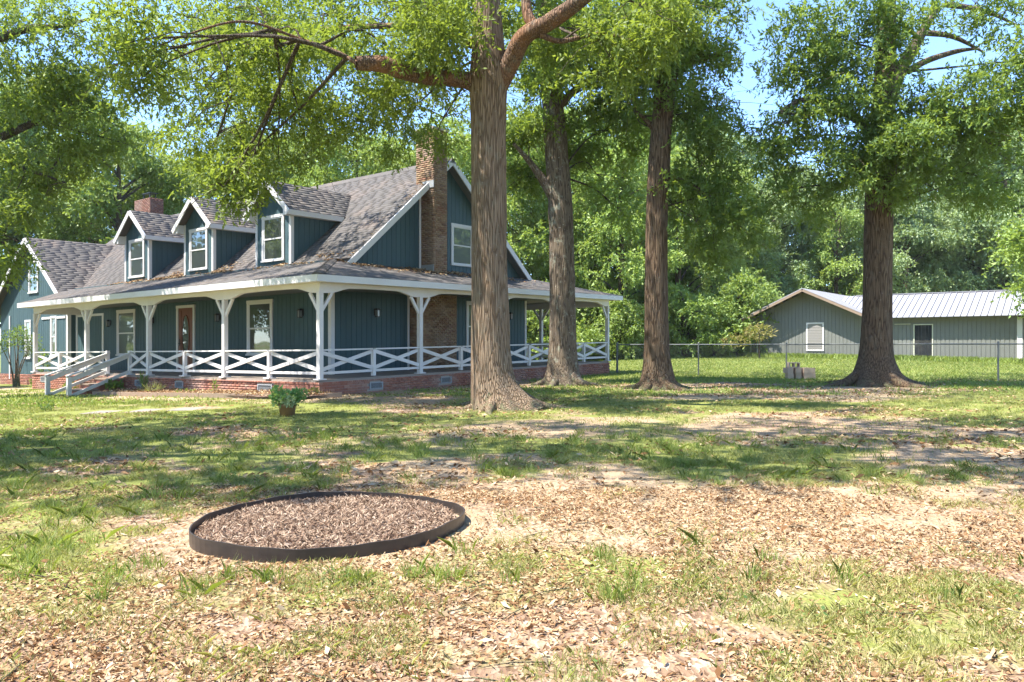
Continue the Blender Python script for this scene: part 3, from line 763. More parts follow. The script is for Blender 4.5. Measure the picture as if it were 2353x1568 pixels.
# hip and ridge caps
m = MB(H)
for k in range(22):
    a = -OV + k*.158; b = min(a+.19, PD+.6)
    if a > PD+.4: break
    m.hexa([(a-.11,a+.11,zP(a)+.0),(a+.11,a-.11,zP(a)+.0),(b+.11,b-.11,zP(b)-.01),(b-.11,b+.11,zP(b)-.01),(a-.02,a+.02,zP(a)+.045),(a+.02,a-.02,zP(a)+.045),(b+.02,b-.02,zP(b)+.03),(b-.02,b+.02,zP(b)+.03)])
tag(m.build('hip_cap_shingles', M['shingles'], house), kind='stuff')
m = MB(H); u = 2.0
while u < 24.0:
    m.hexa([(u,7.42,7.68),(u+.29,7.42,7.69),(u+.29,7.78,7.69),(u,7.78,7.68),(u,7.57,7.85),(u+.29,7.57,7.86),(u+.29,7.63,7.86),(u,7.63,7.85)]); u += .28
tag(m.build('ridge_cap_shingles', M['shingles'], house), kind='stuff')

# bricks as parts (the nearest), rest joined
def bdist(b): return seen_size(b[0]) + (0 if b[0][2] > -.08 else 60)
for kind, lim in (('brick', 150), ('cbrick', 120), ('dbrick', 28)):
    bl = sorted([b for b in bricks if b[3] == kind], key=bdist)
    near, farb = bl[:lim], bl[lim:]
    for ctr, dims, parent, _ in near:
        dims = tuple(round(d, 3) for d in dims); o = bpy.data.objects.new('brick', brick_mesh(kind, dims, kind)); link(o, parent)
        w = np.array(H(*ctr)) - org_of(parent); o.location = tuple(w); o.rotation_euler = (0, 0, HA)
        ORG[o.name] = org_of(parent)
    byp = {}
    for ctr, dims, parent, _ in farb:
        m = byp.setdefault(parent.name, (parent, MB(H)))[1]
        m.box(tuple(c-d/2 for c, d in zip(ctr, dims)), tuple(c+d/2 for c, d in zip(ctr, dims)))
    for parent, m in byp.values():
        tag(np_mesh('brick_courses', np.array(m.v), 4, M[kind + 's'], parent, corner_idx=np.array(m.f)), kind='stuff')
# crawl space vents, meter box
for ax, lst in ((0, vents_f), (1, vents_s)):
    for a, w in lst:
        P = (lambda s, z, d=0: (s, -.09-d, z)) if ax == 0 else (lambda s, z, d=0: (-.09-d, s, z))
        m = MB(H); pbox(m, P, a-w/2-.02, a-w/2+.02, .05, .25, -.02, .03); pbox(m, P, a+w/2-.02, a+w/2+.02, .05, .25, -.02, .03)
        pbox(m, P, a-w/2+.02, a+w/2-.02, .22, .25, -.02, .03); pbox(m, P, a-w/2+.02, a+w/2-.02, .05, .08, -.02, .03)
        o = m.build('foundation_vent', M['ashgrey'], house)
        m = MB(H); pbox(m, P, a-w/2+.02, a+w/2-.02, .08, .22, -.03, -.02); m.build('vent_back', M['dark'], o)
        m = MB(H)
        for k in range(5): pbox(m, P, a-w/2+.02, a+w/2-.02, .09+k*.026, .10+k*.026, -.015, .015)
        m.build('vent_louvre', M['ashgrey'], o)
m = MB(H); m.box((-.24, 6.15, .02), (-.10, 6.45, .36)); m.box((-.25, 6.13, .36), (-.10, 6.47, .38)); m.box((-.17, 6.20, -.2), (-.13, 6.24, .02)); m.build('meter_box', M['ashgrey'], house)

# ------------------------------------------------------------------ shed
SO = np.array([25.6, 38.6]); SD = np.array([-.79, .613]); SN = np.array([.613, .79])
def S(s, d, z):  # s along wall (to the left and away), d behind the front wall
    p = SO + s*SD + d*SN; return (p[0], p[1], z + .30 + .003*(7-s))
shed = thing('grey_shed', S(7, 0, 0), 'grey board shed with pale metal roof behind chain link fence', 'shed')
def sbx(name, mat, *bx, parent=None):
    m = MB(S)
    for a, b in bx: m.box(a, b)
    return m.build(name, M[mat], parent or shed)
sc_, sh_ = 10.6, 3.34
zg = lambda s: 4.15 - .465*abs(s-sc_)
m = MB(S); m.prism([(7.26,0,-.3),(13.94,0,-.3),(13.94,0,zg(13.94)-.1),(sc_,0,4.05),(7.26,0,zg(7.26)-.1)], (0,9,0)); gw = m.build('gable_wall', M['shedwall'], shed)
m = MB(S); m.box((-4,0.001,-.3),(7.25,6,2.45)); wwl = m.build('wing_wall', M['shedwall'], shed)
m = MB(S); s = 7.36
while s < 13.9:
    m.box((s,-.018,-.2),(s+.17,-.001,zg(s+.085)-.18 )); s += .205
tag(m.build('gable_siding', M['shedwall'], gw), kind='stuff')
m = MB(S); s = -3.9
while s < 7.2:
    if not (4.0 < s+.08 < 5.0): m.box((s,-.018,-.2),(s+.17,0,2.36))
    s += .205
tag(m.build('wing_siding', M['shedwall'], wwl), kind='stuff')
# roofs of ribbed sheets
def sheets(name, f0, f1, s0, s1, w, axis_):
    a = s0
    while a < s1:
        b = min(a+w, s1); m = MB(S); g_ = .018
        P = f0(a+g_), f0(b-g_), f1(b-g_), f1(a+g_)
        m.hexa([(p[0],p[1],p[2]-.03) for p in P] + [tuple(p) for p in P])
        n = f0(a+.045), f1(a+.045)
        m.hexa([(p[0],p[1],p[2]) for p in (f0(a), n[0], n[1], f1(a))] + [(p[0],p[1],p[2]+.035) for p in (f0(a+.008), f0(a+.037), f1(a+.037), f1(a+.008))])
        m.build('roof_sheet', M['shedroof'], shed); a = b
OVS = .85
m = MB(S); m.hexa([(-4.2,-.5,2.36),(6.72,-.5,2.36),(8.9,2.9,3.72),(-4.2,2.9,3.72),(-4.2,-.5,2.38),(6.72,-.5,2.38),(8.9,2.9,3.74),(-4.2,2.9,3.74)]); m.build('seam_shade_sheet', M['dark'], shed)  # dark sheet added so gaps between roof sheets read as shadowed seams
sheets('r', lambda d: (sc_-3.85, d, zg(sc_-3.85)), lambda d: (sc_, d, 4.15), -OVS, 9.2, .30, 1)
sheets('r', lambda d: (sc_+3.85, d, zg(sc_+3.85)), lambda d: (sc_, d, 4.15), -OVS, 9.2, .60, 1)
for sg in (-1, 1):
    m = MB(S); m.prism([(sc_+sg*3.82,-OVS+.02,zg(sc_+3.82)-.035),(sc_,-OVS+.02,4.115),(sc_,9.1,4.115),(sc_+sg*3.82,9.1,zg(sc_+3.82)-.035)], (0,0,-.02)); m.build('seam_shade_sheet', M['dark'], shed)  # same dark sheet, added to keep sun from leaking through the gaps
zw = lambda d: 2.40 + .40*(d+.55)
dst = lambda s: -.55 if s < 6.72 else min(2.7, max(-.55, (zg(s)-2.40)/.40-.60))
sheets('w', lambda s: (s, dst(s), zw(dst(s))), lambda s: (s, 3.0, zw(3.0)), -4.2, 9.3, .30, 0)
m = MB(S); m.hexa([(-4.2,3.0,zw(3)-.03),(8,3.0,zw(3)-.03),(8,6.5,2.4),(-4.2,6.5,2.4),(-4.2,3.0,zw(3)),(8,3.0,zw(3)),(8,6.5,2.43),(-4.2,6.5,2.43)]); m.build('rear_roof', M['shedroof'], shed)
m = MB(S); m.bar((-4.2,3.0,zw(3)+.02),(8.6,3.0,zw(3)+.02),.25,.05); m.build('ridge_cap', M['shedroof'], shed)
for sg in (-1, 1):
    m = MB(S); m.bar((sc_+sg*3.85,-OVS-.02,zg(sc_+3.85)-.10),(sc_+sg*.02,-OVS-.02,4.05),.04,.14); m.build('rake_board', M['timber'], shed)
    m = MB(S)
    for k in range(7): 
        q = sc_+sg*(.3+k*.55); m.box((q-.02,-OVS,zg(q)-.16),(q+.02,-.02,zg(q)-.045))
    m.build('rafter_tails', M['timber'], shed)
sbx('corner_trim', 'cream', ((13.9,-.03,-.3),(14.0,-.001,zg(13.95)-.12))); sbx('corner_trim', 'white', ((.05,-.05,-.3),(.28,-.02,2.3)))
# shed window and door
m = MB(S)
for a, b in (((9.62,-.06,.55),(9.70,-.019,2.2)),((10.54,-.06,.55),(10.62,-.019,2.2)),((9.70,-.06,2.12),(10.54,-.019,2.2)),((9.70,-.06,.55),(10.54,-.019,.63))): m.box(a, b)
wn1 = m.build('window', M['white'], shed)
m = MB(S)
for k in range(16): m.box((9.70,-.05+.008*(k % 2),.63+k*.093),(10.54,-.03,.63+(k+1)*.093-.012))
m.build('window_blind', M['blind'], wn1)
m = MB(S)
for a, b in (((4.03,-.05,-.25),(4.08,-.019,2.02)),((4.92,-.05,-.25),(4.97,-.019,2.02)),((4.08,-.05,1.97),(4.92,-.019,2.02))): m.box(a, b)
m.build('door_frame', M['cream'], shed)
m = MB(S)
for k in range(5): m.box((4.08+k*.168,-.012,-.3),(4.08+(k+1)*.168-.012,-.001,1.97))
m.build('shed_door', M['dark'], shed)
sbx('tube_light', 'cream', ((5.1,-.09,2.02),(5.9,-.02,2.05)))
m = MB(S); m.tube([(13.5,-.1,-.3),(13.5,-.1,1.75)], .035, 8); m.box((13.42,-.15,1.7),(13.58,-.03,1.95)); m.build('conduit_pipe', M['white'], shed)

# ------------------------------------------------------------------ chain link fence
FP = [(4.35,31.9),(7.25,30.0),(10.1,28.4),(13.0,26.7),(15.75,25.0),(18.6,23.2),(21.4,21.4)]
fence = thing('chain_link_fence', (FP[0][0], FP[0][1], gz(*FP[0])), 'grey chain link fence crossing the lawn before the shed', 'fence')
for i, (x, y) in enumerate(FP):
    z = gz(x, y); r = .045 if i == 0 else .028
    MB().tube([(x,y,z-.2),(x,y,z+1.24)], r, 8).lathe((x,y,z+1.24), [(r*1.25,0),(r*1.25,.02),(r*.5,.05)], 8).build('fence_post', M['galv'], fence)
for (a, b) in zip(FP, FP[1:]):
    za, zb = gz(*a), gz(*b)
    MB().tube([(a[0],a[1],za+1.2),(b[0],b[1],zb+1.2)], .021, 8).build('top_rail', M['galv'], fence)
    L = math.hypot(b[0]-a[0], b[1]-a[1]); wires = []; st = .085; hgt = 1.18
    n = int(L/st) + int(hgt/st) + 2; half = .0022
    ex = np.array([(b[0]-a[0])/L, (b[1]-a[1])/L, 0])
    nrm = np.array([-ex[1], ex[0], 0])
    def P3(s, h):
        t = s/L; return np.array([a[0]+(b[0]-a[0])*t, a[1]+(b[1]-a[1])*t, za+(zb-za)*t+.03+h])
    for k in range(n):
        for sg in (1, -1):
            s0 = k*st - (hgt if sg > 0 else 0); p0 = [s0, 0] if sg > 0 else [s0, 0]; q0 = [s0+hgt, hgt] if sg > 0 else [s0-hgt, hgt]
            # clip to 0..L
            def clip(p, q):
                (x0,h0),(x1,h1) = p, q
                if max(x0,x1) <= 0 or min(x0,x1) >= L: return None
                def cut(x0,h0,x1,h1):
                    if x0 < 0: h0 += (h1-h0)*(0-x0)/(x1-x0); x0 = 0
                    if x0 > L: h0 += (h1-h0)*(L-x0)/(x1-x0); x0 = L
                    return x0, h0
                a_ = cut(x0,h0,x1,h1); b_ = cut(x1,h1,x0,h0); return a_, b_
            c = clip(p0, q0)
            if c is None: continue
            p, q = P3(*c[0]), P3(*c[1]); dv = np.array([0,0,half]); dn = nrm*half
            wires += [p-dv, q-dv, q+dv, p+dv, p-dn, q-dn, q+dn, p+dn]
    tag(np_mesh('wire_mesh', np.array(wires), 4, M['galv'], fence), kind='stuff')

# ------------------------------------------------------------------ concrete blocks
def block_mesh():
    m = MB(); L, W, Hh = .39, .19, .19; t = .032
    m.box((0,0,0),(L,t,Hh)); m.box((0,W-t,0),(L,W,Hh))
    for a in (0, L/2-t/2, L-t): m.box((a,t,0),(a+t,W-t,Hh))
    return m
bx, by = 10.0, 27.0
spec = [((.02,0,0),86,0,'crosswise concrete block at the left end of the bottom row'),((.30,.03,0),92,0,'crosswise concrete block in the middle of the bottom row'),
 ((.56,-.01,0),-7,0,'lengthwise concrete block at the right end of the bottom row'),((.52,.26,0),4,0,'concrete block half hidden at the back of the bottom row'),
 ((.0,.02,.192),94,0,'crosswise concrete block at the left of the second row'),((.27,-.02,.192),87,0,'crosswise concrete block in the middle of the second row'),
 ((.55,-.03,.192),-3,0,'lengthwise concrete block at the right of the second row'),((.50,.24,.192),8,0,'concrete block half hidden at the back of the second row'),
 ((.05,.03,.384),4,1,'topmost concrete block showing its two hollow cores')]
bm0 = None
for (dx,dy,dzz), ang, tilt, lab in spec:
    if bm0 is None:
        o = block_mesh().build('concrete_block', M['block']); bm0 = o
    else:
        o = bm0.copy(); COL.objects.link(o)
    rx = 0
    o.location = (bx+dx-.35, by+dy, gz(bx, by)+dzz+.005); o.rotation_euler = (0, 0, math.radians(ang)); o.scale = (1, 1, 1)
    if tilt: o.rotation_euler = (math.radians(90), 0, math.radians(ang)); o.location.y += .19
    if ang > 80: o.location.x += .19
    tag(o, lab, 'concrete block', 'concrete blocks stacked on the lawn')

# ------------------------------------------------------------------ mulch ring, pot, slab, bed edging
rx_, ry_, rr_ = RING
ring = thing('mulch_ring', (rx_, ry_, gz(rx_, ry_)), 'round island of shredded mulch held by black plastic edging', 'mulch bed')
N = 96; m = MB(); outer = []
for k in range(N+3):
    a = math.pi*.52 + 2*math.pi*k/N; w = .014*math.sin(3*a+1) + .010*math.sin(7*a); r = rr_*(1+w)*float(ring_r(a)) + (.012 if k > N-1 else 0)
    outer.append((rx_ + r*math.cos(a), ry_ + r*math.sin(a), a))
z0 = gz(rx_, ry_) - .02
for (x0,y0,a0),(x1,y1,a1) in zip(outer, outer[1:]):
    h0 = .110+.010*math.sin(3*a0+2)+.003*math.sin(17*a0); h1 = .110+.010*math.sin(3*a1+2)+.003*math.sin(17*a1); t = .007
    c = lambda x,y,a,s: (x - s*math.cos(a), y - s*math.sin(a))
    def q(s, z, x0=x0,y0=y0,a0=a0): return (x0-s*math.cos(a0), y0-s*math.sin(a0), z0+z)
    def p(s, z, x1=x1,y1=y1,a1=a1): return (x1-s*math.cos(a1), y1-s*math.sin(a1), z0+z)
    m.hexa([q(0,0),p(0,0),p(t,0),q(t,0),q(-.004,h0),p(-.004,h1),p(t,h1),q(t,h0)])
m.build('plastic_edging', M['edging'], ring)
def mound(x, y):
    r = np.hypot((x-rx_), (y-ry_))/rr_; return z0 + .05 + .06*(1-r**2) + .02*(fbm(x*4, y*4, 31)-.5)
th = np.linspace(0, 2*np.pi, 49)[:-1]; rad = np.linspace(0, .965, 12)
VV = np.array([[rx_+rr_*r*ring_r(a)*np.cos(a), ry_+rr_*r*ring_r(a)*np.sin(a), 0] for r in rad for a in th]); VV[:,2] = mound(VV[:,0], VV[:,1])
idx = [(i*48+k, i*48+(k+1)%48, (i+1)*48+(k+1)%48, (i+1)*48+k) for i in range(11) for k in range(48)]
np_mesh('mulch_base', VV, 4, M['mulchbase'], ring, corner_idx=np.array(idx), smooth=True)
def chips(n, xy, zf, lmin, lmax, w, lift, mat, name, parent=None, tilt=.35, org=None):
    x, y = xy; n = len(x); a = rng.uniform(0, 2*np.pi, n); L = lmin + (lmax-lmin)*rng.beta(1.3, 2.2, n)*1.25; ww = w*rng.uniform(.6, 1.4, n)
    pit = rng.normal(0, tilt, n); roll = rng.normal(0, .6, n)
    d = np.stack([np.cos(a)*np.cos(pit), np.sin(a)*np.cos(pit), np.sin(pit)], -1)
    s = np.stack([-np.sin(a)*np.cos(roll), np.cos(a)*np.cos(roll), np.sin(roll)], -1)
    c = np.stack([x, y, zf(x, y) + lift + np.abs(np.sin(pit))*L*.4 + np.abs(np.sin(roll))*ww*.4], -1)
    bend = np.cross(d, s)*(L*rng.uniform(-.12, .12, n))[:, None]
    L = L[:, None]/2; ww = ww[:, None]/2
    V = np.stack([c - d*L + bend, c + s*ww - d*L*.2, c + d*L + bend, c - s*ww - d*L*.1], 1)
    return tag(np_mesh(name, V.reshape(-1,3), 4, mat, parent, org=org), kind='stuff')
n = 21000; r_ = np.sqrt(rng.uniform(0, 1, n))*rr_*.955; a_ = rng.uniform(0, 2*np.pi, n)
chips(n, (rx_+r_*ring_r(a_)*np.cos(a_), ry_+r_*ring_r(a_)*np.sin(a_)), mound, .02, .075, .0075, .006, M['mulch'], 'mulch_chips', ring)

pot = thing('flower_pot', (-4.25, 14.6, gz(-4.25,14.6)), 'rust brown pot of mint green and cream edged plants on lawn', 'flower pot')
pz = gz(-4.25,14.6)-.02
MB().lathe((-4.25,14.6,pz), [(.13,0),(.155,.21),(.172,.215),(.172,.255),(.15,.255),(.145,.20)], 24).build('pot', M['pot'], pot, True)
def leafcloud(c, R, n, L, w, updir=.5, seed=0):
    g = np.random.default_rng(seed); d = g.normal(size=(n,3)); d /= np.linalg.norm(d, axis=1)[:,None]; r = g.uniform(.25, 1, n)**.6
    p = np.array(c) + d*r[:,None]*np.array(R)
    a = d*.7 + g.normal(size=(n,3))*.5; a[:,2] += updir; a /= np.linalg.norm(a, axis=1)[:,None]
    s = np.cross(a, g.normal(size=(n,3))); s /= np.linalg.norm(s, axis=1)[:,None]
    LL = (L*g.uniform(.6,1.3,n))[:,None]; ww = LL*w
    return np.stack([p, p+a*LL*.45+s*ww*.5, p+a*LL, p+a*LL*.45-s*ww*.5], 1)
V = np.concatenate([leafcloud((-4.25,14.6,pz+.36), (.30,.26,.16), 620, .07, .6, .4, 1), leafcloud((-4.42,14.55,pz+.45), (.14,.12,.16), 220, .06, .6, .8, 2), leafcloud((-4.02,14.6,pz+.42), (.17,.13,.12), 200, .06, .55, .5, 3)])
np_mesh('mint_foliage', V.reshape(-1,3), 4, M['mint'], pot)
np_mesh('cream_foliage', leafcloud((-4.18,14.42,pz+.32), (.15,.09,.10), 260, .055, .6, .3, 4).reshape(-1,3), 4, M['variegated'], pot)

def draped(name, poly_fn, mat, lift, n=24, label=None, kind='structure', noise=.0):
    pass
sx, sy = -7.6, 16.6
m = MB()
for k, (ox, w, dd) in enumerate(((-1.5,.85,.8),(-.6,.8,.9),(.25,.85,.8))):
    z = gz(sx+ox, sy+k*.12); y0 = sy+k*.10
    poly = [(sx+ox,y0-dd/2,z+.012),(sx+ox+w,y0-dd/2+.05,z+.012),(sx+ox+w+.1,y0+dd/2,z+.016),(sx+ox+.05,y0+dd/2-.03,z+.012)]
    o = MB().prism(poly, (0,0,-.12)).build('paving_slab', M['slab'])
    tag(o, ('leftmost of three worn paving slabs sunk in the lawn','middle one of three worn paving slabs sunk in the lawn','paving slab in the lawn nearest the flower pot')[k], 'paving slab', 'paving slabs sunk in the lawn')
# planting bed edging of short timbers along the porch front
edge = [H(9.2,-1.45,0),H(7.2,-1.55,0),H(5.2,-1.5,0),H(3.2,-1.45,0),H(1.2,-1.3,0),H(-.4,-1.1,0),H(-1.1,-.2,0)]
for i, (a, b) in enumerate(zip(edge, edge[1:])):
    za, zb = gz(a[0],a[1]), gz(b[0],b[1])
    d = Vector((b[0]-a[0], b[1]-a[1], 0)).normalized()*.01
    o = MB().bar((a[0]+d.x,a[1]+d.y,za+.04),(b[0]-d.x,b[1]-d.y,zb+.04),.10,.16).build('edging_timber', M['timber'])
    tag(o, ['timber edging beside the porch steps','timber edging below the front door','timber edging under the space left of the big window','timber edging in front of the big front window','timber edging just behind the flower pot','timber edging rounding the porch corner'][i], 'garden edging', 'timbers edging the planting bed')
bedV = []; 
U, Vv = np.meshgrid(np.linspace(-.9, 9.2, 60), np.linspace(-1.42, -.09, 12)); PX = QX-.803*U+.596*Vv; PY = QY+.596*U+.803*Vv
PZ = ground_z(PX, PY)+.05+.05*fbm(PX*3,PY*3,41)
ii = (np.arange(11)[:,None]*60+np.arange(59)[None,:]).ravel()
o = np_mesh('planting_bed', np.stack([PX,PY,PZ],-1).reshape(-1,3), 4, M['mulchbase'], corner_idx=np.stack([ii,ii+1,ii+61,ii+60],-1), smooth=True); tag(o, 'dark mulch planting bed along the porch front', kind='structure')
def bedz(x, y): return ground_z(x, y)+.06+.05*fbm(x*3,y*3,41)
n = 5200; uu = rng.uniform(-.9, 9.2, n); v2 = rng.uniform(-1.40,-.12,n)
chips(n, (QX-.803*uu+.596*v2, QY+.596*uu+.803*v2), bedz, .05, .13, .03, .012, M['litter'], 'bed_leaf_litter')
bpy.data.objects['bed_leaf_litter']['label'] = 'dry leaves and bark scattered over the planting bed'

# small plants
def plant(name, u, v, R, n, L, w, mat, label, cat='plant', group='young plants along the porch', up=.8, seed=5):
    x, y, _ = H(u, v, 0); z = gz(x, y)+.04
    r = thing(name, (x,y,z), label, cat, group)
    np_mesh('foliage', leafcloud((x,y,z+R[2]*.8), R, n, L, w, up, seed).reshape(-1,3), 4, M[mat], r)
    MB().tube([(x,y,z-.05),(x+.01,y,z+R[2])], [.012,.006], 5).build('stem', M['twig'], r)
plant('strappy_plant', 7.75, -.6, (.10,.10,.28), 90, .28, .07, 'shrub', 'tall strappy green clump beside a foundation vent', up=2.0, seed=11)
plant('grassy_plant', 6.6, -.9, (.28,.22,.10), 140, .22, .08, 'grass', 'low spreading pale green clump in the bed', up=.6, seed=12)
plant('leafy_plant', 9.35, -.7, (.26,.22,.20), 170, .13, .5, 'shrub', 'dark leafy shrub beside the porch steps', up=.4, seed=13)
plant('upright_seedling', 3.7, -.7, (.07,.07,.22), 50, .16, .12, 'shrub', 'thin upright seedling in front of the large window', up=1.6, seed=14)
plant('red_leaved_plant', -.35, -.5, (.16,.14,.09), 80, .10, .4, 'rust', 'small rusty red plant at the porch corner', up=.4, seed=15)
plant('low_weed', 4.9, -.9, (.35,.2,.07), 120, .07, .5, 'shrub', 'low weedy patch of small leaves in the bed', up=.4, seed=16)
plant('pale_weed', 12.9, -.5, (.3,.2,.16), 150, .12, .35, 'grass', 'pale green weeds left of the porch steps', up=.8, seed=17)
x, y = -10.6, 17.6
w_ = thing('weed', (x,y,gz(x,y)), 'dark green weed growing beside the leftmost paving slab', 'weed'); np_mesh('foliage', leafcloud((x,y,gz(x,y)+.12), (.16,.12,.14), 130, .10, .3, .7, 18).reshape(-1,3), 4, M['shrub'], w_)

# ------------------------------------------------------------------ trees
def spline(C, R, step):
    C = np.array(C, float); R = np.array(R, float); out = []; rr = []
    P = np.vstack([2*C[0]-C[1], C, 2*C[-1]-C[-2]])
    for i in range(len(C)-1):
        p0,p1,p2,p3 = P[i:i+4]; n = max(2, int(np.linalg.norm(p2-p1)/step))
        for k in range(n):
            t = k/n; out.append(.5*((2*p1)+(-p0+p2)*t+(2*p0-5*p1+4*p2-p3)*t*t+(-p0+3*p1-3*p2+p3)*t**3)); rr.append(R[i]+(R[i+1]-R[i])*t)
    out.append(C[-1]); rr.append(R[-1]); return np.array(out), np.array(rr)
def tube_np(C, R, n, step, rough=.0, flare=None, seed=0):
    P, r = spline(C, R, step); m = len(P)
    T = np.gradient(P, axis=0); T /= np.linalg.norm(T, axis=1)[:,None]
    ref = np.array([1.,0,0]) if abs(T[0,2]) > .7 else np.array([0,0,1.])
    X = np.cross(T, ref); X /= np.linalg.norm(X, axis=1)[:,None]; Yv = np.cross(X, T)
    th = np.linspace(0, 2*np.pi, n, endpoint=False)
    RR = np.repeat(r[:,None], n, 1)
    s = np.concatenate([[0], np.cumsum(np.linalg.norm(np.diff(P, axis=0), axis=1))])
    cx, sx_ = np.cos(th), np.sin(th)
    nz = fbm(cx[None,:]*1.6+5+s[:,None]*.12, sx_[None,:]*1.6+s[:,None]*.55, seed+1, 4)-.5
    kn = vnoise(cx[None,:]*1.2+9+s[:,None]*.5, sx_[None,:]*1.2+s[:,None]*1.1, seed+7)
    RR = RR*(1+rough*nz*1.4+rough*1.1*np.clip(kn-.78,0,1)*2)
    if flare:
        amt, hgt, lobes, ph = flare
        lob = .6+.4*np.abs(np.cos((th*lobes/2)+ph+.5*np.sin(th*2+ph)))**1.5
        RR = RR*(1+amt*lob[None,:]*np.exp(-s[:,None]/hgt))
    V = P[:,None,:]+RR[:,:,None]*(cx[None,:,None]*X[:,None,:]+sx_[None,:,None]*Yv[:,None,:])
    k = np.arange(n); kk = (k+1) % n
    i = np.arange(m-1)[:,None]*n
    idx = np.stack([i+k, i+kk, i+n+kk, i+n+k], -1).reshape(-1,4)
    return V.reshape(-1,3), idx
def join(parts):
    Vs, Is, b = [], [], 0
    for V, I in parts: Vs.append(V); Is.append(I+b); b += len(V)
    return np.concatenate(Vs), np.concatenate(Is)

def sprays(c, R, n, L=.11, w=.30, per=16, twig=.5, droop=.3, seed=0, clump=8):
    """leafy twigs gathered in clumps inside an ellipsoid"""
    g = np.random.default_rng(seed); c = np.array(c, float); R = np.array(R, float)
    d = g.normal(size=(clump,3)); d /= np.linalg.norm(d,axis=1)[:,None]
    cc = d*(g.uniform(.35,1,clump)**.5)[:,None]*R*.8
    k = g.integers(0, clump, n); o = cc[k]+g.normal(size=(n,3))*R*np.array([.22,.22,.12])
    td = o/(np.linalg.norm(o,axis=1)[:,None]+1e-6)*.6+g.normal(size=(n,3))*.55; td[:,2] -= droop; td /= np.linalg.norm(td,axis=1)[:,None]
    t = np.repeat(np.linspace(.05,1,per)[None,:], n, 0)+g.uniform(-.04,.04,(n,per))
    sag = np.zeros((n,per,3)); sag[:,:,2] = -.22*t**2*twig
    base = c+o[:,None,:]+td[:,None,:]*(t*twig)[:,:,None]+sag
    a = td[:,None,:]*.55+g.normal(size=(n,per,3))*.62; a[:,:,2] -= .12; a /= np.linalg.norm(a,axis=2)[:,:,None]
    up = g.normal(size=(n,per,3))*.55; up[:,:,2] += 1; s = np.cross(a, up); s /= np.linalg.norm(s,axis=2)[:,:,None]
    LL = (L*g.uniform(.65,1.35,(n,per)))[:,:,None]; ww = LL*w*.5
    V = np.stack([base, base+a*LL*.5+s*ww, base+a*LL, base+a*LL*.5-s*ww], 2)
    return V.reshape(-1,3)

def tree(name, base, trunk, trunk_r, limbs, blobs, label, cat, leaf, barkm, limbm, n_around=40, rough=.10, flare=None, seed=0, dens=1.0, L=.12, w=.32, group=None, tall=()):
    root = thing(name, (base[0], base[1], gz(*base)), label, cat, group)
    V, I = tube_np(trunk, trunk_r, n_around, .07, rough, flare, seed)
    np_mesh('trunk', V, 4, M[barkm], root, corner_idx=I, smooth=True)
    rt = []
    for k in range(9 if flare else 0):
        a = k*.698+seed+.25*math.sin(k*2.1); r0 = trunk_r[0]; ln = r0*(2.3+1.1*math.sin(k*3.7+seed))
        C = [(base[0]+math.cos(a+j*.12)*r0*.55+math.cos(a+j*.12)*ln*f, base[1]+math.sin(a+j*.12)*r0*.55+math.sin(a+j*.12)*ln*f) for j, f in enumerate((0,.35,.7,1))]
        rt.append(tube_np([(c[0],c[1],gz(*c)+h_) for c, h_ in zip(C, (r0*.75,r0*.16,-.01,-.09))], [r0*.36,r0*.24,r0*.13,.03], 10, .06, .25, None, seed+k))
    if rt:
        V, I = join(rt); np_mesh('roots', V, 4, M[barkm], root, corner_idx=I, smooth=True)
    for C, R in limbs:
        V, I = tube_np(C, R, 14, .1, .16, None, seed+3); np_mesh('limb', V, 4, M[limbm], root, corner_idx=I, smooth=True)
    twigs = []; leaves = []
    g = np.random.default_rng(seed+50); tp = np.array(trunk)
    anchors = np.vstack([spline(trunk, trunk_r, .5)[0]]+[spline(C, R, .4)[0] for C, R in limbs])
    anchors = anchors[anchors[:,2] > (6.9 if seed == 1 else 4.2)]
    for i, b in enumerate(blobs):
        c, R, n = np.array(b[0]), np.array(b[1]), int(b[2]*dens)
        leaves.append(sprays(c, R, n, L, w, seed=seed*100+i))
        dd = np.linalg.norm((anchors-c)*np.array([1,1,1.6]), axis=1)+np.where(anchors[:,2] > c[2]+.5, 1.5, 0); a = anchors[np.argsort(dd)[g.integers(0, 7)]]
        mid = (a+c)/2+np.array([0,0,.25])+g.normal(size=3)*.18; ln = np.linalg.norm(c-a)
        r0 = min(.05, .014+.009*ln)
        twigs.append(tube_np([a, mid, c, c+(c-a)/ln*R*.5+np.array([0,0,-.2])], [r0, r0*.65, r0*.35, .006], 7, .25, .1, None, seed+i))
        for k in range(5):
            e = c+g.normal(size=3)*R*.75; st = mid*.5+c*.5 if k % 2 else c
            twigs.append(tube_np([st, (st+e)/2+np.array([0,0,.1]), e+np.array([0,0,-.15])], [r0*.35, r0*.22, .004], 5, .35, 0, None, seed+i))
    V, I = join(twigs); tag(np_mesh('branches', V, 4, M['twig'], root, corner_idx=I, smooth=True), kind='stuff')
    if leaves: np_mesh('crown', np.concatenate(leaves), 4, M[leaf], root)
    for bl, LL, nm in tall:
        V = np.concatenate([sprays(np.array(b[0]), np.array(b[1]), int(b[2]), LL, .42, 16, 1.0, seed=seed*200+i, clump=14) for i, b in enumerate(bl)])
        np_mesh(nm, V, 4, M[leaf], root)
    return root
def B(x, y, Y, r, n=None, sq=.75):
    return (px(x, y, Y), (r, r, r*sq), n if n else 150*r*r)
def ctr(pts, Y): return [tuple(px(x, y, Y)) for x, y in pts]

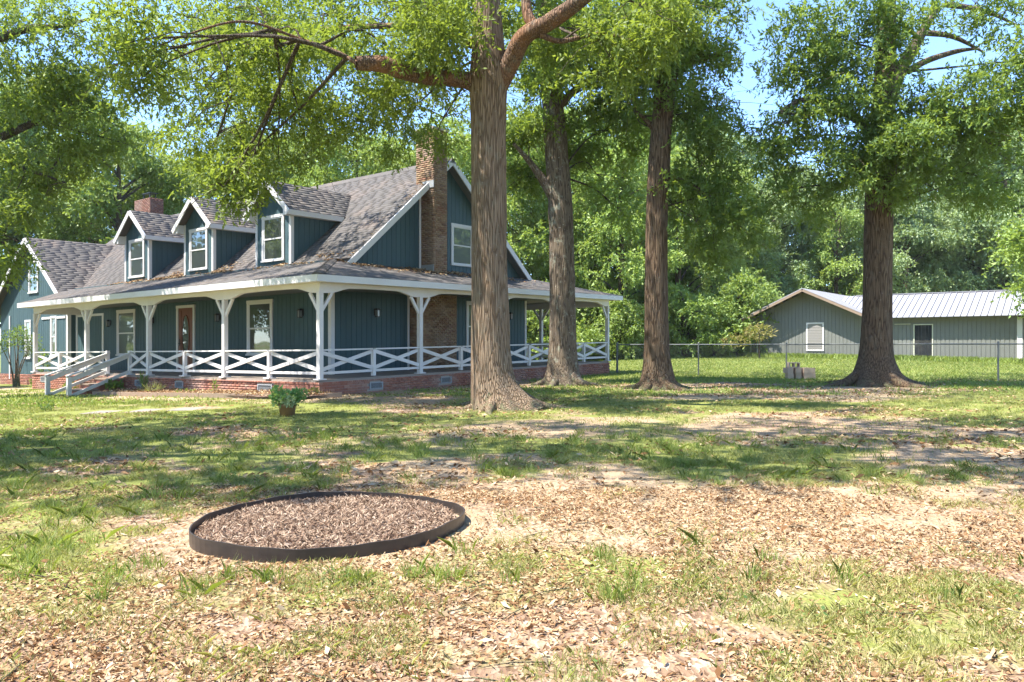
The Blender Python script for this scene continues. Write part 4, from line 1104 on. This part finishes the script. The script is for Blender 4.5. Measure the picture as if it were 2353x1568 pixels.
# big oak in the middle
b1 = TREES['t1']; z1 = gz(*b1)
tr1 = [(-.21,16,z1-.15)] + ctr([(1131,860),(1126,700),(1124,500),(1122,300),(1122,180),(1120,80),(1116,-40)], 16) + [tuple(px(1125,-300,16.2)), tuple(px(1110,-700,16.4))]
lim1 = [([tuple(px(1120,205,16)), tuple(px(1065,183,15.9)), tuple(px(985,178,15.7)), tuple(px(925,165,15.4)), tuple(px(880,148,15.2)), tuple(px(818,146,15.0))], [.24,.17,.155,.15,.165,.13]),
        ([tuple(px(822,146,15.0)), tuple(px(770,118,15.2)), tuple(px(690,90,15.3)), tuple(px(560,50,14.5)), tuple(px(430,80,13.9)), tuple(px(335,120,13.5))], [.05,.038,.03,.024,.017,.006]),
        ([tuple(px(1140,200,16)), tuple(px(1175,140,15.8)), tuple(px(1205,85,15.5)), tuple(px(1262,52,15.2)), tuple(px(1335,0,14.9)), tuple(px(1450,-90,14.3))], [.25,.20,.18,.165,.14,.08]),
        ([tuple(px(1235,70,15.4)), tuple(px(1212,30,15.5)), tuple(px(1205,-60,15.6))], [.12,.11,.07]),
        ([tuple(px(1110,110,16)), tuple(px(1060,90,16.4)), tuple(px(1000,70,16.8)), tuple(px(900,60,17.4)), tuple(px(740,70,18)), tuple(px(560,110,18.5)), tuple(px(470,190,18.5))], [.13,.10,.08,.07,.055,.04,.015]),
        ([tuple(px(1240,80,15.3)), tuple(px(1290,95,15.4)), tuple(px(1380,78,15.3)), tuple(px(1460,95,15))], [.06,.05,.035,.02])]
bl1 = [B(1000,100,15.2,.9,90),B(960,170,16.6,.6,60),B(430,40,18,1.3,150),B(530,20,20,1.3,120),B(640,70,20,1.7,220),B(760,40,19,1.8,300),B(880,50,16,1.5,280),B(980,20,14.8,1.3,220),B(1060,60,17.5,1.2,160),
 B(490,180,18,1.0,110),B(580,230,20,1.3,170),B(670,170,16.5,1.1,190),B(770,170,18,1.4,220),B(690,270,17,1.0,150),B(500,310,17.5,.9,120),B(570,360,17,.8,130),B(560,425,16.8,.36,34,1.2),B(515,430,16.8,.36,34,1.2),B(640,330,17,.8,100),
 B(790,260,20,1.0,100),B(870,220,20,1.2,140),B(960,240,18,1.0,130),B(900,300,21,.9,90),B(1020,270,19.5,.9,90),B(410,180,20,.8,60),B(430,290,20,.8,60),B(470,390,19,.6,50),B(620,120,22,1.4,130),B(540,110,15.5,.8,90),
 B(330,90,13.5,.6,60),B(290,140,13.5,.55,55),B(350,160,13.8,.55,50),
 B(1240,20,17.5,1.0,110),B(1330,70,17.5,1.1,130),B(1440,40,15.5,1.0,130),B(1400,130,15,.8,80),B(1500,30,14.6,1.0,120)]
hi1 = [((x,y,z),(r,r,r*.6),n) for x,y,z,r,n in ((-4,19,13,2.6,120),(3,17,12.5,2.6,110),(0,19,13.5,3,120),(4.5,19.5,13,2.6,100),(-8,23,12,2.2,130),(-11,23.5,11.5,2.0,110),(-5,24,12.5,2.2,120),(-13.5,24.5,11,1.9,90),(-2,22,13,2.2,100),(0,18,17,3,120))]
tree('oak_tree', b1, tr1, [.44,.40,.375,.36,.355,.40,.31,.28,.2,.08], lim1, bl1, 'largest oak, furrowed brown trunk with broken side limb before the porch', 'tree', 'oak', 'bark1', 'limb', 56, .10, (1.1,.42,6,.6), 1, 1.25, .125, .33, tall=((hi1,.17,'upper_crown'),))

b2 = TREES['t2']; z2 = gz(*b2)
tr2 = [(1.65,24.6,z2-.15)] + ctr([(1294,820),(1291,650),(1288,480),(1276,330),(1266,180),(1258,60),(1250,-60)], 24.6) + [tuple(px(1240,-260,24.8))]
lim2 = [([tuple(px(1280,470,24.6)), tuple(px(1248,415,24.5)), tuple(px(1215,370,24.3)), tuple(px(1180,330,24))], [.18,.14,.09,.05]), ([tuple(px(1270,260,24.6)), tuple(px(1330,200,24.5)), tuple(px(1400,160,24.3))], [.15,.1,.05])]
bl2 = [B(1262,60,24,1.0,110),B(1290,140,23.8,.9),B(1350,120,23.8,1.2),B(1250,180,23.7,.6,50),B(1210,250,25,1.6),B(1200,120,25.5,1.7),B(1330,200,25,1.7),B(1400,300,25.5,1.6),B(1340,60,24.5,1.8),B(1230,340,25.5,1.3),B(1370,400,26,1.2,120),B(1440,180,25,1.5),B(1180,420,26,1.0,90),B(1420,480,26,1.0,70),B(1220,20,25,1.8)]
hi2 = [((x,y,z),(r,r,r*.6),n) for x,y,z,r,n in ((1.5,26,16,3.2,130),(4,28,15.5,3,110),(-1.5,28,15,3,110))]
tree('lichen_oak', b2, tr2, [.48,.42,.40,.38,.37,.33,.3,.26,.12], lim2, bl2, 'leaning tree with pale lichen patches close to the side porch', 'tree', 'oak', 'bark2', 'bark2', 44, .16, (.75,.5,5,1.2), 2, 1.05, .14, .36, tall=((hi2,.2,'upper_crown'),))

b3 = TREES['t3']; z3 = gz(*b3)
tr3 = [(4.15,22,z3-.15)] + ctr([(1509,830),(1508,660),(1510,480),(1517,330),(1530,200),(1545,70),(1556,-60)], 22) + [tuple(px(1570,-260,22))]
lim3 = [([tuple(px(1515,310,22)), tuple(px(1488,280,22)), tuple(px(1462,255,22.2))], [.12,.07,.03]), ([tuple(px(1535,180,22)), tuple(px(1600,140,21.8)), tuple(px(1680,120,21.6))], [.14,.09,.04]), ([tuple(px(1518,400,22)), tuple(px(1580,420,22)), tuple(px(1660,470,21.8))], [.08,.06,.03])]
bl3 = [B(1545,40,21.2,1.1),B(1500,150,21.3,.9),B(1540,120,21.3,.5,45),B(1480,90,22,1.4),B(1590,60,21.8,1.6),B(1600,170,21.8,1.2),B(1640,250,21.8,.8,100),B(1590,280,22,1.3),B(1620,380,22,1.1),B(1570,430,22.3,1.0,130),B(1660,440,22,1.0,170),B(1600,510,22,.9,130),B(1700,520,21.8,.9,130),B(1450,240,22.6,1.2,160),B(1440,60,22,1.3,160),B(1560,180,22.5,1.2,160),B(1640,560,22.2,.6,60)]
hi3 = [((x,y,z),(r,r,r*.6),n) for x,y,z,r,n in ((4.5,23.5,15,3,130),(7,22.5,14.5,2.6,110),(3,22,14.5,2.4,90))]
tree('slender_oak', b3, tr3, [.40,.34,.325,.31,.30,.29,.25,.22,.1], lim3, bl3, 'dark trunked tree leaning right, in front of the fence corner', 'tree', 'oakblue', 'bark3', 'bark3', 44, .13, (.85,.45,5,2.2), 3, .95, .14, .34, tall=((hi3,.18,'upper_crown'),))

b4 = TREES['t4']; z4 = gz(*b4)
tr4 = [(10.85,22.9,z4-.15)] + ctr([(2014,820),(2016,680),(2019,520),(2021,400),(2030,260),(2036,120),(2040,-20)], 22.9) + [tuple(px(2050,-240,23))]
lim4 = [([tuple(px(2024,420,22.9)), tuple(px(2085,325,22.6)), tuple(px(2180,270,22.2)), tuple(px(2280,235,21.8)), tuple(px(2370,190,21.5))], [.2,.16,.14,.11,.08]),
        ([tuple(px(2034,260,22.9)), tuple(px(2065,170,22.8)), tuple(px(2110,90,22.7)), tuple(px(2150,20,22.6))], [.22,.19,.15,.10]),
        ([tuple(px(2085,165,22.7)), tuple(px(2130,140,22.6)), tuple(px(2200,118,22.5)), tuple(px(2250,112,22.4))], [.10,.09,.07,.03]),
        ([tuple(px(2125,75,22.6)), tuple(px(2190,85,22.5)), tuple(px(2260,120,22.4))], [.09,.07,.03]),
        ([tuple(px(2026,330,22.9)), tuple(px(1950,260,22.7)), tuple(px(1850,230,22.4)), tuple(px(1790,260,22.2))], [.16,.12,.08,.04]),
        ([tuple(px(2340,60,22.2)), tuple(px(2260,25,22.3)), tuple(px(2170,10,22.5))], [.03,.06,.09])]
bl4 = [B(2030,60,22.1,.7,60),B(2020,330,21.9,.7,70),B(1985,200,22,.8,80),B(1790,290,22,1.0),B(1760,340,22,.7,90),B(1850,230,22,1.3),B(1930,290,22,1.3,230),B(1880,370,22,1.0,160),B(1960,380,21.8,1.0,170),B(1910,120,22.3,1.4),B(1990,70,22,1.3),B(1850,70,22,1.1,140),B(1810,140,22.2,.6,50),B(2060,300,21.5,1.2,230),B(2150,330,21.5,1.2,220),B(2110,240,21.3,.9,130),B(2210,250,21.3,1.2,220),B(2290,200,21,1.3,250),B(2350,140,21,1.2,230),B(2270,330,21.3,1.2,200),B(2340,300,21,1.2,200),B(2060,400,21.6,.9,130),B(2140,430,21.6,.9,120),B(2210,420,21.5,.8,90),B(2330,30,21.3,1.0,130),B(2240,10,21.6,.8,70),B(2080,30,21.5,.9,110),B(1790,440,22.2,.8,90),B(1850,470,22.3,.7,60),B(2290,420,21.5,.8,70),B(2040,170,21.4,.7,60)]
hi4 = [((x,y,z),(r,r,r*.6),n) for x,y,z,r,n in ((10.5,24,15.5,3,130),(13.5,23,14.8,2.8,110),(8,23.5,14.8,2.4,90),(14,26,14,2.8,100))]
tree('wide_oak', b4, tr4, [.56,.42,.40,.385,.38,.33,.28,.22,.1], lim4, bl4, 'broad oak with flared grey base standing in front of the shed', 'tree', 'oakblue', 'bark3', 'bark2', 48, .10, (1.0,.6,6,.2), 4, 1.0, .14, .34, tall=((hi4,.18,'upper_crown'),))

# tree whose trunk stands beyond the left edge of the picture
bL = (-19.6, 23.5); zL = gz(*bL); K = 1.42
trL = [(bL[0],bL[1],zL-.15),(-19.5,23.5,4),(-19.3,23.6,9),(-19.6,23.6,15),(-19.5,23.5,19)]
def pk(x, y, Y): return tuple(px(x, y, Y*K))
limL = [([(-19.5,23.5,6.4), pk(-60,340,16.8), pk(60,290,17), pk(160,245,17.2), pk(215,190,17.6)], [.17,.14,.11,.08,.02]), ([(-19.5,23.5,5.0), pk(-40,370,16.6), pk(60,390,16.8), pk(150,420,17)], [.14,.10,.07,.02]), ([(-19.4,23.6,9), pk(20,80,16.8), pk(140,60,17.2), pk(220,40,17.6)], [.16,.12,.07,.03])]
blL = [(px(x,y,Y*K),(r*K,r*K,r*K*.72),n) for x,y,Y,r,n in ((40,60,16.5,1.3,300),(100,30,17,.9,130),(60,170,16.8,1.2,270),(150,150,17,.9,140),(230,200,17.5,.7,80),(60,280,16.8,1.1,220),(165,270,17.2,1.0,170),(250,280,18,.8,110),(30,390,16.6,1.0,190),(130,370,17,.9,140),(210,360,18,.7,80),(290,330,18.2,.6,50),(20,470,16.6,.8,120),(105,450,17,.6,70),(10,540,16.4,.65,90),(45,585,16.3,.35,34),(-10,610,16.2,.5,50),(200,90,17.3,.5,40))]
hiL = [((x,y,z),(r,r,r*.6),n) for x,y,z,r,n in ((-20,27,17,3,80),(-22,25,16.5,3,80))]
tree('leaning_oak', bL, trL, [.45,.40,.36,.25,.1], limL, blL, 'leafy oak branches reaching in from the left edge above the wing', 'tree', 'oak', 'bark1', 'twig', 30, .1, (.8,.4,5,.3), 5, .95, .15, .34, tall=((hiL,.2,'upper_crown'),))

# two more oaks of the yard stand beside the camera: only their shade falls into the picture
def canopy_oak(base, h, blobs, label, seed):
    tr = [(base[0],base[1],-.15),(base[0]+.1,base[1],3),(base[0],base[1]+.2,7),(base[0],base[1],h)]
    root = thing('shade_oak', (base[0],base[1],0), label, 'tree')
    V, I = tube_np(tr, [.45,.4,.34,.1], 24, .3, .1, (.9,.4,5,.3), seed); np_mesh('trunk', V, 4, M['bark1'], root, corner_idx=I, smooth=True)
    tw = [tube_np([(base[0],base[1],6.5),((base[0]+b[0])/2,(base[1]+b[1])/2,b[2]),(b[0],b[1],b[2])],[.16,.1,.03],8,.4,.1,None,seed) for b in blobs]
    V, I = join(tw); np_mesh('branches', V, 4, M['twig'], root, corner_idx=I, smooth=True)
    np_mesh('crown', np.concatenate([sprays(b[:3], (b[3],b[3],b[3]*.45), int(44*b[3]**2), .17, .42, 16, .9, seed=seed*300+i, clump=7) for i, b in enumerate(blobs)]), 4, M['oak'], root)
canopy_oak((-11,8), 13, [(-12.5,7,10,2.4),(-9.5,7.3,10.5,2.4),(-7,7.6,11,2.2),(-13,10,10,2.4),(-10,10.5,11,2.4),(-7,10.5,11.5,2.2),(-11,12.7,11,1.9),(-14.5,8,10,2.2)], 'oak standing beside the camera on the left', 21)
canopy_oak((7.6,6.4), 13, [(-4.3,7.4,11.5,2.0),(-1.6,7.5,11.5,2.1),(1.2,7.6,11.5,2.1),(4,7.8,11,2.2),(-4,10.5,12,1.9),(-1,10.8,12,1.8),(2,10.6,12,1.9),(5,10.5,11.5,2.2),(7.5,8.5,11,2.2),(7.5,11.3,11.5,1.8)], 'oak standing beside the camera on the right', 22)

# woodland trees behind: a few built once, then copied
def wood_tree(name, h, spread, low, seed, leaf, nlumps, L, dens, label, group, cat='tree', barkm='bark3'):
    g = np.random.default_rng(seed); root = bpy.data.objects.new(name, None); COL.objects.link(root); ORG[root.name] = np.zeros(3)
    V, I = tube_np([(0,0,-.4),(.1,0,h*.3),(g.uniform(-.3,.3),.1,h*.6),(g.uniform(-.6,.6),0,h*.92)], [h*.020,h*.016,h*.011,.03], 12, .5, .08, (.7,.5,5,.1), seed)
    np_mesh('trunk', V, 4, M[barkm], root, corner_idx=I, smooth=True)
    lv = []; tw = []
    for i in range(nlumps):
        zz = low+(h-low)*((i+.5)/nlumps)**.9; f = (zz-low)/(h-low); rad = spread*(.45+.9*math.sin(math.pi*min(1,f*.85+.12)))*g.uniform(.45,1.0)
        a = g.uniform(0, 6.283); c = np.array([rad*.75*math.cos(a), rad*.75*math.sin(a), zz]); r = spread*g.uniform(.28,.48)
        lv.append(sprays(c, (r,r,r*.62), int(dens*r*r), L, .46, 14, L*3.8, seed=seed*77+i, clump=8))
        st = np.array([0,0,max(low*.6, zz-rad*.5)]); tw.append(tube_np([st,(st+c)/2+np.array([0,0,.3]),c],[.10,.06,.02],6,.6,.05,None,seed+i))
    V, I = join(tw); np_mesh('branches', V, 4, M['twig'], root, corner_idx=I, smooth=True)
    np_mesh('crown', np.concatenate(lv), 4, M[leaf], root)
    return tag(root, label, cat, group)
def copy_tree(r, loc, rz, sc, label=None, group=None):
    c = r.copy(); COL.objects.link(c); c.location = loc; c.rotation_euler = (0,0,rz); c.scale = (sc,sc,sc)
    if label: c['label'] = label
    if group: c['group'] = group
    for ch in r.children:
        d = ch.copy(); COL.objects.link(d); d.parent = c
    return c
LBH = 'tall leafy tree rising behind the roof of the house'
LBS = 'pale green woodland tree rising behind the shed'
LBM = 'sunlit woodland tree seen between the trunks beyond the fence'
GH, GS, GM_ = 'trees behind the house', 'trees behind the shed', 'woodland trees beyond the fence'
pA = wood_tree('woodland_tree', 17, 4.2, 3.5, 61, 'wood', 26, .24, 46, LBH, GH)
pB = wood_tree('woodland_tree', 19, 4.6, 2.5, 62, 'woodhaze', 30, .26, 44, LBS, GS)
pC = wood_tree('woodland_tree', 15, 3.8, 1.6, 63, 'wood', 26, .23, 50, LBM, GM_)
used = {}
def plantw(p, x, Y, sc, label, group):
    X = (x-1176.5)/1773.2*Y; loc = (X, Y, gz(X, Y)-.1); rz = random.uniform(0, 6.28)
    if p.name not in used:
        used[p.name] = 1; p.location = loc; p.rotation_euler = (0,0,rz); p.scale = (sc,)*3; tag(p, label, None, group); return p
    return copy_tree(p, loc, rz, sc, label, group)
for x, Y, s, p in ((270,50,1.0,pA),(420,56,.85,pA),(150,54,1.1,pB),(20,52,1.1,pA),(-80,48,1.0,pC),(560,60,.95,pB),(700,58,1.0,pA),(820,54,.95,pA),(930,50,.95,pC),(1040,56,1.0,pA),(640,72,1.1,pB),(330,66,.95,pB),(880,70,1.15,pA)):
    plantw(p, x, Y, s, LBH, GH)
for x, Y, s, p in ((1150,48,1.0,pC),(1230,55,1.05,pC),(1310,50,.95,pA),(1380,60,1.1,pC),(1430,47,.85,pC),(1480,56,1.05,pA),(1560,52,.9,pC),(1640,58,.95,pC),(1690,66,.95,pB),(1590,70,1.1,pB),(1290,72,1.2,pB),(1440,74,1.2,pA)):
    plantw(p, x, Y, s, LBM, GM_)
for x, Y, s, p in ((1760,62,.75,pB),(1840,66,.82,pB),(1920,60,.78,pC),(2000,64,.85,pB),(2080,60,.8,pB),(2150,66,.95,pB),(2230,62,.85,pB),(2310,60,.9,pB),(2400,62,1.0,pB),(2490,60,1.0,pB),(1880,78,.9,pA),(2050,80,.95,pB),(2250,80,1.15,pB),(1720,80,.8,pB),(2380,78,1.2,pA)):
    plantw(p, x, Y, s, LBS, GS)
for X, Y, s, p in ((26,33,.8,pA),(33,37,.9,pA),(-33,22,1.0,pA),(-31,30,1.05,pC),(-36,14,1.1,pA),(-42,27,1.1,pA),(-30,8,.9,pC),(-44,36,1.1,pC),(-34,-6,1.0,pA),(-26,-20,1.1,pA),(-14,-24,1.0,pC),(-4,-22,1.1,pA),(6,-26,1.0,pC),(16,-22,1.1,pA),(27,-16,1.0,pA),(-42,8,1.1,pC),(-38,20,1.1,pA),(34,0,1.0,pC)):  # out of view, put in to give the window panes greenery to reflect
    copy_tree(p, (X, Y, gz(X, Y)-.1), X*1.3, s, 'unseen tree added for the windows to reflect', 'unseen trees for the windows to reflect')
# undergrowth along the wood edge
pD = wood_tree('undergrowth_bush', 4.2, 2.2, .3, 64, 'wood', 16, .18, 90, 'rounded bush in the undergrowth at the edge of the woods', 'bushes along the wood edge', 'bush', 'twig')
ub = ((1180,46),(1250,44),(1340,47),(1420,45),(1490,48),(1570,46),(1640,47),(1690,48),(1750,52),(1390,54),(1540,56),(1660,58),(1300,58),(1800,58),(2420,55))
for i, (x, Y) in enumerate(ub):
    X = (x-1176.5)/1773.2*Y; loc = (X, Y, gz(X,Y)-.1); rz = i*1.7; sc = .75+.4*((i*37) % 10)/10
    if i == 0: pD.location = loc; pD.scale = (sc,)*3
    else: copy_tree(pD, loc, rz, sc)
# rusty sapling right of the dark tree
X, Y = px(1745,790,44)[0], 44
rs = thing('rusty_sapling', (X,Y,gz(X,Y)), 'small sapling with rust brown foliage left of the shed', 'sapling')
np_mesh('foliage', np.concatenate([leafcloud((X,Y,gz(X,Y)+1.5),(.9,.7,.45),420,.22,.3,.2,71), leafcloud((X-1.4,Y,gz(X,Y)+1.0),(.9,.6,.35),300,.2,.3,.2,72)]).reshape(-1,3), 4, M['rust'], rs)
MB().tube([(X,Y,gz(X,Y)-.1),(X,Y,gz(X,Y)+1.6)], [.05,.02], 6).build('trunk', M['twig'], rs)
# crape myrtle beside the wing
x, y, _ = H(20.8, .75, 0); zc = gz(x, y)
cm = thing('crape_myrtle', (x,y,zc), 'multi-stemmed young shrub in front of the left wing', 'shrub')
g = np.random.default_rng(5); tw = []; lv = []
for k in range(7):
    e = np.array([x+g.uniform(-.8,.9), y+g.uniform(-.4,.4), zc+g.uniform(1.5,2.5)]); tw.append(tube_np([(x+g.uniform(-.15,.15),y,zc-.1),((x*2+e[0])/3,y,zc+.8),tuple(e)],[.035,.025,.008],6,.2,.05,None,k))
    lv.append(leafcloud(e-np.array([0,0,.15]), (.38,.32,.45), 170, .10, .5, .5, 80+k))
V, I = join(tw); np_mesh('stems', V, 4, M['bark1'], cm, corner_idx=I, smooth=True); np_mesh('foliage', np.concatenate(lv).reshape(-1,3), 4, M['shrub'], cm)
x, y, _ = H(18.6, .9, 0); zc = gz(x, y)
hl = thing('dark_shrub', (x,y,zc), 'dark upright shrub between the wing wall and the porch end', 'shrub')
np_mesh('foliage', np.concatenate([leafcloud((x,y,zc+.9),(.25,.25,.7),320,.10,.55,.3,91), leafcloud((x+.1,y-.2,zc+.2),(.55,.35,.2),220,.12,.4,.5,92)]).reshape(-1,3), 4, M['shrub'], hl)
MB().tube([(x,y,zc-.1),(x,y,zc+1.5)], [.03,.01], 6).build('stem', M['twig'], hl)

# ------------------------------------------------------------------ grass and fallen leaves
def inside_clear(x, y):
    ok = np.hypot(x-rx_, y-ry_) > (rr_+.02)*ring_r(np.arctan2(y-ry_, x-rx_))
    u = -(x-QX)*.803+(y-QY)*.596; v = (x-QX)*.596+(y-QY)*.803
    ok &= ~((u > -.15) & (u < 27) & (v > -.15) & (v < 16)); ok &= ~((u > -1) & (u < 9.3) & (v > -1.55) & (v <= .1)); ok &= ~((u > 9.6) & (u < 11.5) & (v > -1.9) & (v < 0))
    q = np.stack([x, y], -1)-SO; s = q @ SD; d = q @ SN; ok &= ~((d > -.05) & (s > -4) & (s < 14.1))
    ok &= ~((x > sx-2.3) & (x < sx+1.7) & (y > sy-.4) & (y < sy+.6))
    return ok
def scatter(n, y0, y1, power=1.0):
    """points over the view wedge, uniform on the ground"""
    Y = np.sqrt(rng.uniform(y0**2, y1**2, n)); X = rng.uniform(-.74, .74, n)*Y; return X, Y
def blades(X, Y, hgt, wid, mat, name, label, lean=.35):
    n = len(X); a = rng.uniform(0, 2*np.pi, n); h = hgt*rng.uniform(.5, 1.4, n); le = np.abs(rng.normal(0, lean, n)); b = rng.uniform(0, 2*np.pi, n)
    z = ground_z(X, Y); w = wid*rng.uniform(.7, 1.3, n)
    s = np.stack([np.cos(a), np.sin(a), np.zeros(n)], -1)*w[:,None]/2; p = np.stack([X, Y, z-.01], -1)
    l = np.stack([np.cos(b)*le, np.sin(b)*le, np.ones(n)], -1)
    m1 = p+l*(h*.55)[:,None]; t = m1+np.stack([np.cos(b)*(le*1.8+.15), np.sin(b)*(le*1.8+.15), np.full(n,.7)], -1)*(h*.5)[:,None]
    V = np.stack([p-s, p+s, m1+s*.75, t, m1-s*.75], 1)
    o = np_mesh(name, V.reshape(-1,3), 5, mat); return tag(o, label, None, None, 'stuff')
def by_density(X, Y, thr=.0, gain=1.0, clump=None):
    d, b = cover(X, Y); d = d*gain
    if clump: d = d*sstep(clump[0], clump[1], fbm(X*3.3, Y*3.3, 55))
    k = (rng.uniform(0, 1, len(X)) < d) & inside_clear(X, Y); return X[k], Y[k]
X, Y = scatter(620000, 2.9, 9, 1); X, Y = by_density(X, Y, 0, 1.0, (.40,.62))
blades(X, Y, .050, .0042, M['grass'], 'foreground_grass', 'sparse yellow green grass tufts in the near lawn', .5)
X, Y = scatter(480000, 8, 20); X, Y = by_density(X, Y, 0, .75, (.40,.60))
blades(X, Y, .055, .009, M['grass'], 'lawn_grass', 'thin green grass across the shaded middle lawn', .5)
X, Y = scatter(230000, 19, 48); k = (X > 0) | (Y < 30); X, Y = by_density(X[k], Y[k], 0, .8)
blades(X, Y, .08, .024, M['lawn'], 'back_lawn_grass', 'lush sunlit grass around the fence and shed', .45)
# taller tufts
tx, ty = scatter(520, 4.2, 12); tx, ty = by_density(tx, ty, 0, 1.3)
k = inside_clear(tx, ty); tx, ty = tx[k], ty[k]; n = len(tx); rep = 60
X = np.repeat(tx, rep)+rng.normal(0, .045, n*rep); Y = np.repeat(ty, rep)+rng.normal(0, .045, n*rep)
blades(X, Y, .11, .0042, M['lawn'], 'tall_grass_tufts', 'taller bright green grass tufts dotted over the lawn', .45)
# clover like weeds and fallen twigs
X, Y = scatter(30000, 3.2, 14); X, Y = by_density(X, Y, 0, .8, (.60,.72))
def weeds(x, y):
    n = len(x); a = rng.uniform(0, 6.283, n); L = rng.uniform(.014, .034, n)[:,None]
    d = np.stack([np.cos(a)*.9, np.sin(a)*.9, rng.uniform(.0,.5,n)], -1); q = np.stack([-np.sin(a), np.cos(a), rng.uniform(-.3,.3,n)], -1); c = np.stack([x, y, ground_z(x, y)+rng.uniform(.01,.05,n)], -1)
    return np.stack([c, c+d*L*.5+q*L*.38, c+d*L, c+d*L*.5-q*L*.38], 1).reshape(-1,3)
tag(np_mesh('clover', weeds(X, Y), 4, M['shrub']), 'small broad leaved weeds among the grass', kind='stuff')
X, Y = scatter(420, 3.0, 13); k = inside_clear(X, Y); tw = []
for x, y in zip(X[k], Y[k]):
    a = random.uniform(0, 6.28); L = random.uniform(.08, .32); e = (x+L*math.cos(a), y+L*math.sin(a)); q = ((x+e[0])/2+random.uniform(-.03,.03), (y+e[1])/2)
    tw.append(tube_np([(x,y,gz(x,y)+.008),(q[0],q[1],gz(*q)+.018),(e[0],e[1],gz(*e)+.006)], [.004,.003,.0015], 5, .1, 0, None, 3))
V, I = join(tw); tag(np_mesh('fallen_twigs', V, 4, M['twig'], corner_idx=I), 'thin dry twigs lying on the lawn', kind='stuff')
# tall grass along the shed wall
s = rng.uniform(-3, 14, 9000); d = -np.abs(rng.normal(.1, .5, 9000))-.05; p = SO+s[:,None]*SD+d[:,None]*SN
blades(p[:,0], p[:,1], .26, .03, M['lawn'], 'uncut_grass', 'uncut pale grass against the shed walls', .4)
# fallen leaves
X, Y = scatter(150000, 2.9, 7.6); d, b = cover(X, Y); k = (rng.uniform(0,1,len(X)) < (1-.75*d)*(1-.7*b)*np.clip(.12+1.5*sstep(.40,.62,.6*fbm(X/1.2,Y/1.0,77)+.4*fbm(X*2.2,Y*1.8,79)),0,1)) & inside_clear(X, Y)
chips(0, (X[k], Y[k]), ground_z, .016, .056, .0115, .004, M['litter'], 'fallen_leaves', tilt=.3)['label'] = 'dry tan oak leaves covering the near ground'
X, Y = scatter(1700, 2.9, 9); k = inside_clear(X, Y)
chips(0, (X[k], Y[k]), ground_z, .04, .08, .026, .006, M['litter'], 'large_fallen_leaves', tilt=.35)['label'] = 'larger curled brown leaves lying among the litter'
X, Y = scatter(60000, 7.6, 26); d, b = cover(X, Y); k = (rng.uniform(0,1,len(X)) < (1-.7*d)*(1-.6*b)*np.clip(1.6*sstep(.42,.66,fbm(X/1.6,Y/1.2,78)),0,1)) & inside_clear(X, Y)
chips(0, (X[k], Y[k]), ground_z, .05, .12, .035, .008, M['litter'], 'scattered_leaves', tilt=.22)['label'] = 'dry leaves scattered over the middle lawn'
# leaves blown onto the roof
n = 5200; uu = rng.uniform(2.5, 16, n); vv = 3.0+rng.normal(-.25, .30, n); k = (fbm(uu*.9, vv*1.5, 88) > .47) & (vv > 1.6) & (vv < 3.35); uu, vv = uu[k], vv[k]
u2 = 2.1+rng.normal(-.3,.35,2600); v2 = rng.uniform(2.6, 12, 2600); k = (u2 < 2.34) & (u2 > .8) & (fbm(v2*.9, u2*1.5, 89) > .46); uu = np.concatenate([uu, u2[k]]); vv = np.concatenate([vv, v2[k]])
X = QX-.803*uu+.596*vv; Y = QY+.596*uu+.803*vv
def roofz(x, y):
    u = -(x-QX)*.803+(y-QY)*.596; v = (x-QX)*.596+(y-QY)*.803
    z = np.where(v > 3.0, 7.82-.826*np.abs(v-7.6), 3.242+.26*np.minimum(u, v)); z = np.where(u < 2.2, 3.242+.26*np.minimum(u, v), z)
    return z+.0168*(x-QX)+.0022*(y-QY)
chips(0, (X, Y), roofz, .06, .14, .04, .03, M['litter'], 'roof_leaf_litter', tilt=.2)['label'] = 'brown leaf litter gathered along the porch roof'

# ------------------------------------------------------------------ light summer haze in the air
hm = bpy.data.materials.new('summer_haze'); hm.use_nodes = True; hn = hm.node_tree.nodes; hn.clear()
ho = hn.new('ShaderNodeOutputMaterial'); hv = hn.new('ShaderNodeVolumePrincipled'); hv.inputs['Density'].default_value = .0002; hv.inputs['Color'].default_value = (.93,.96,1,1)
hm.node_tree.links.new(hv.outputs[0], ho.inputs['Volume'])
hz = MB().box((-900,-200,-4.5),(900,1000,30)).build('haze', hm); tag(hz, 'thin bright summer haze over the yard', kind='stuff')
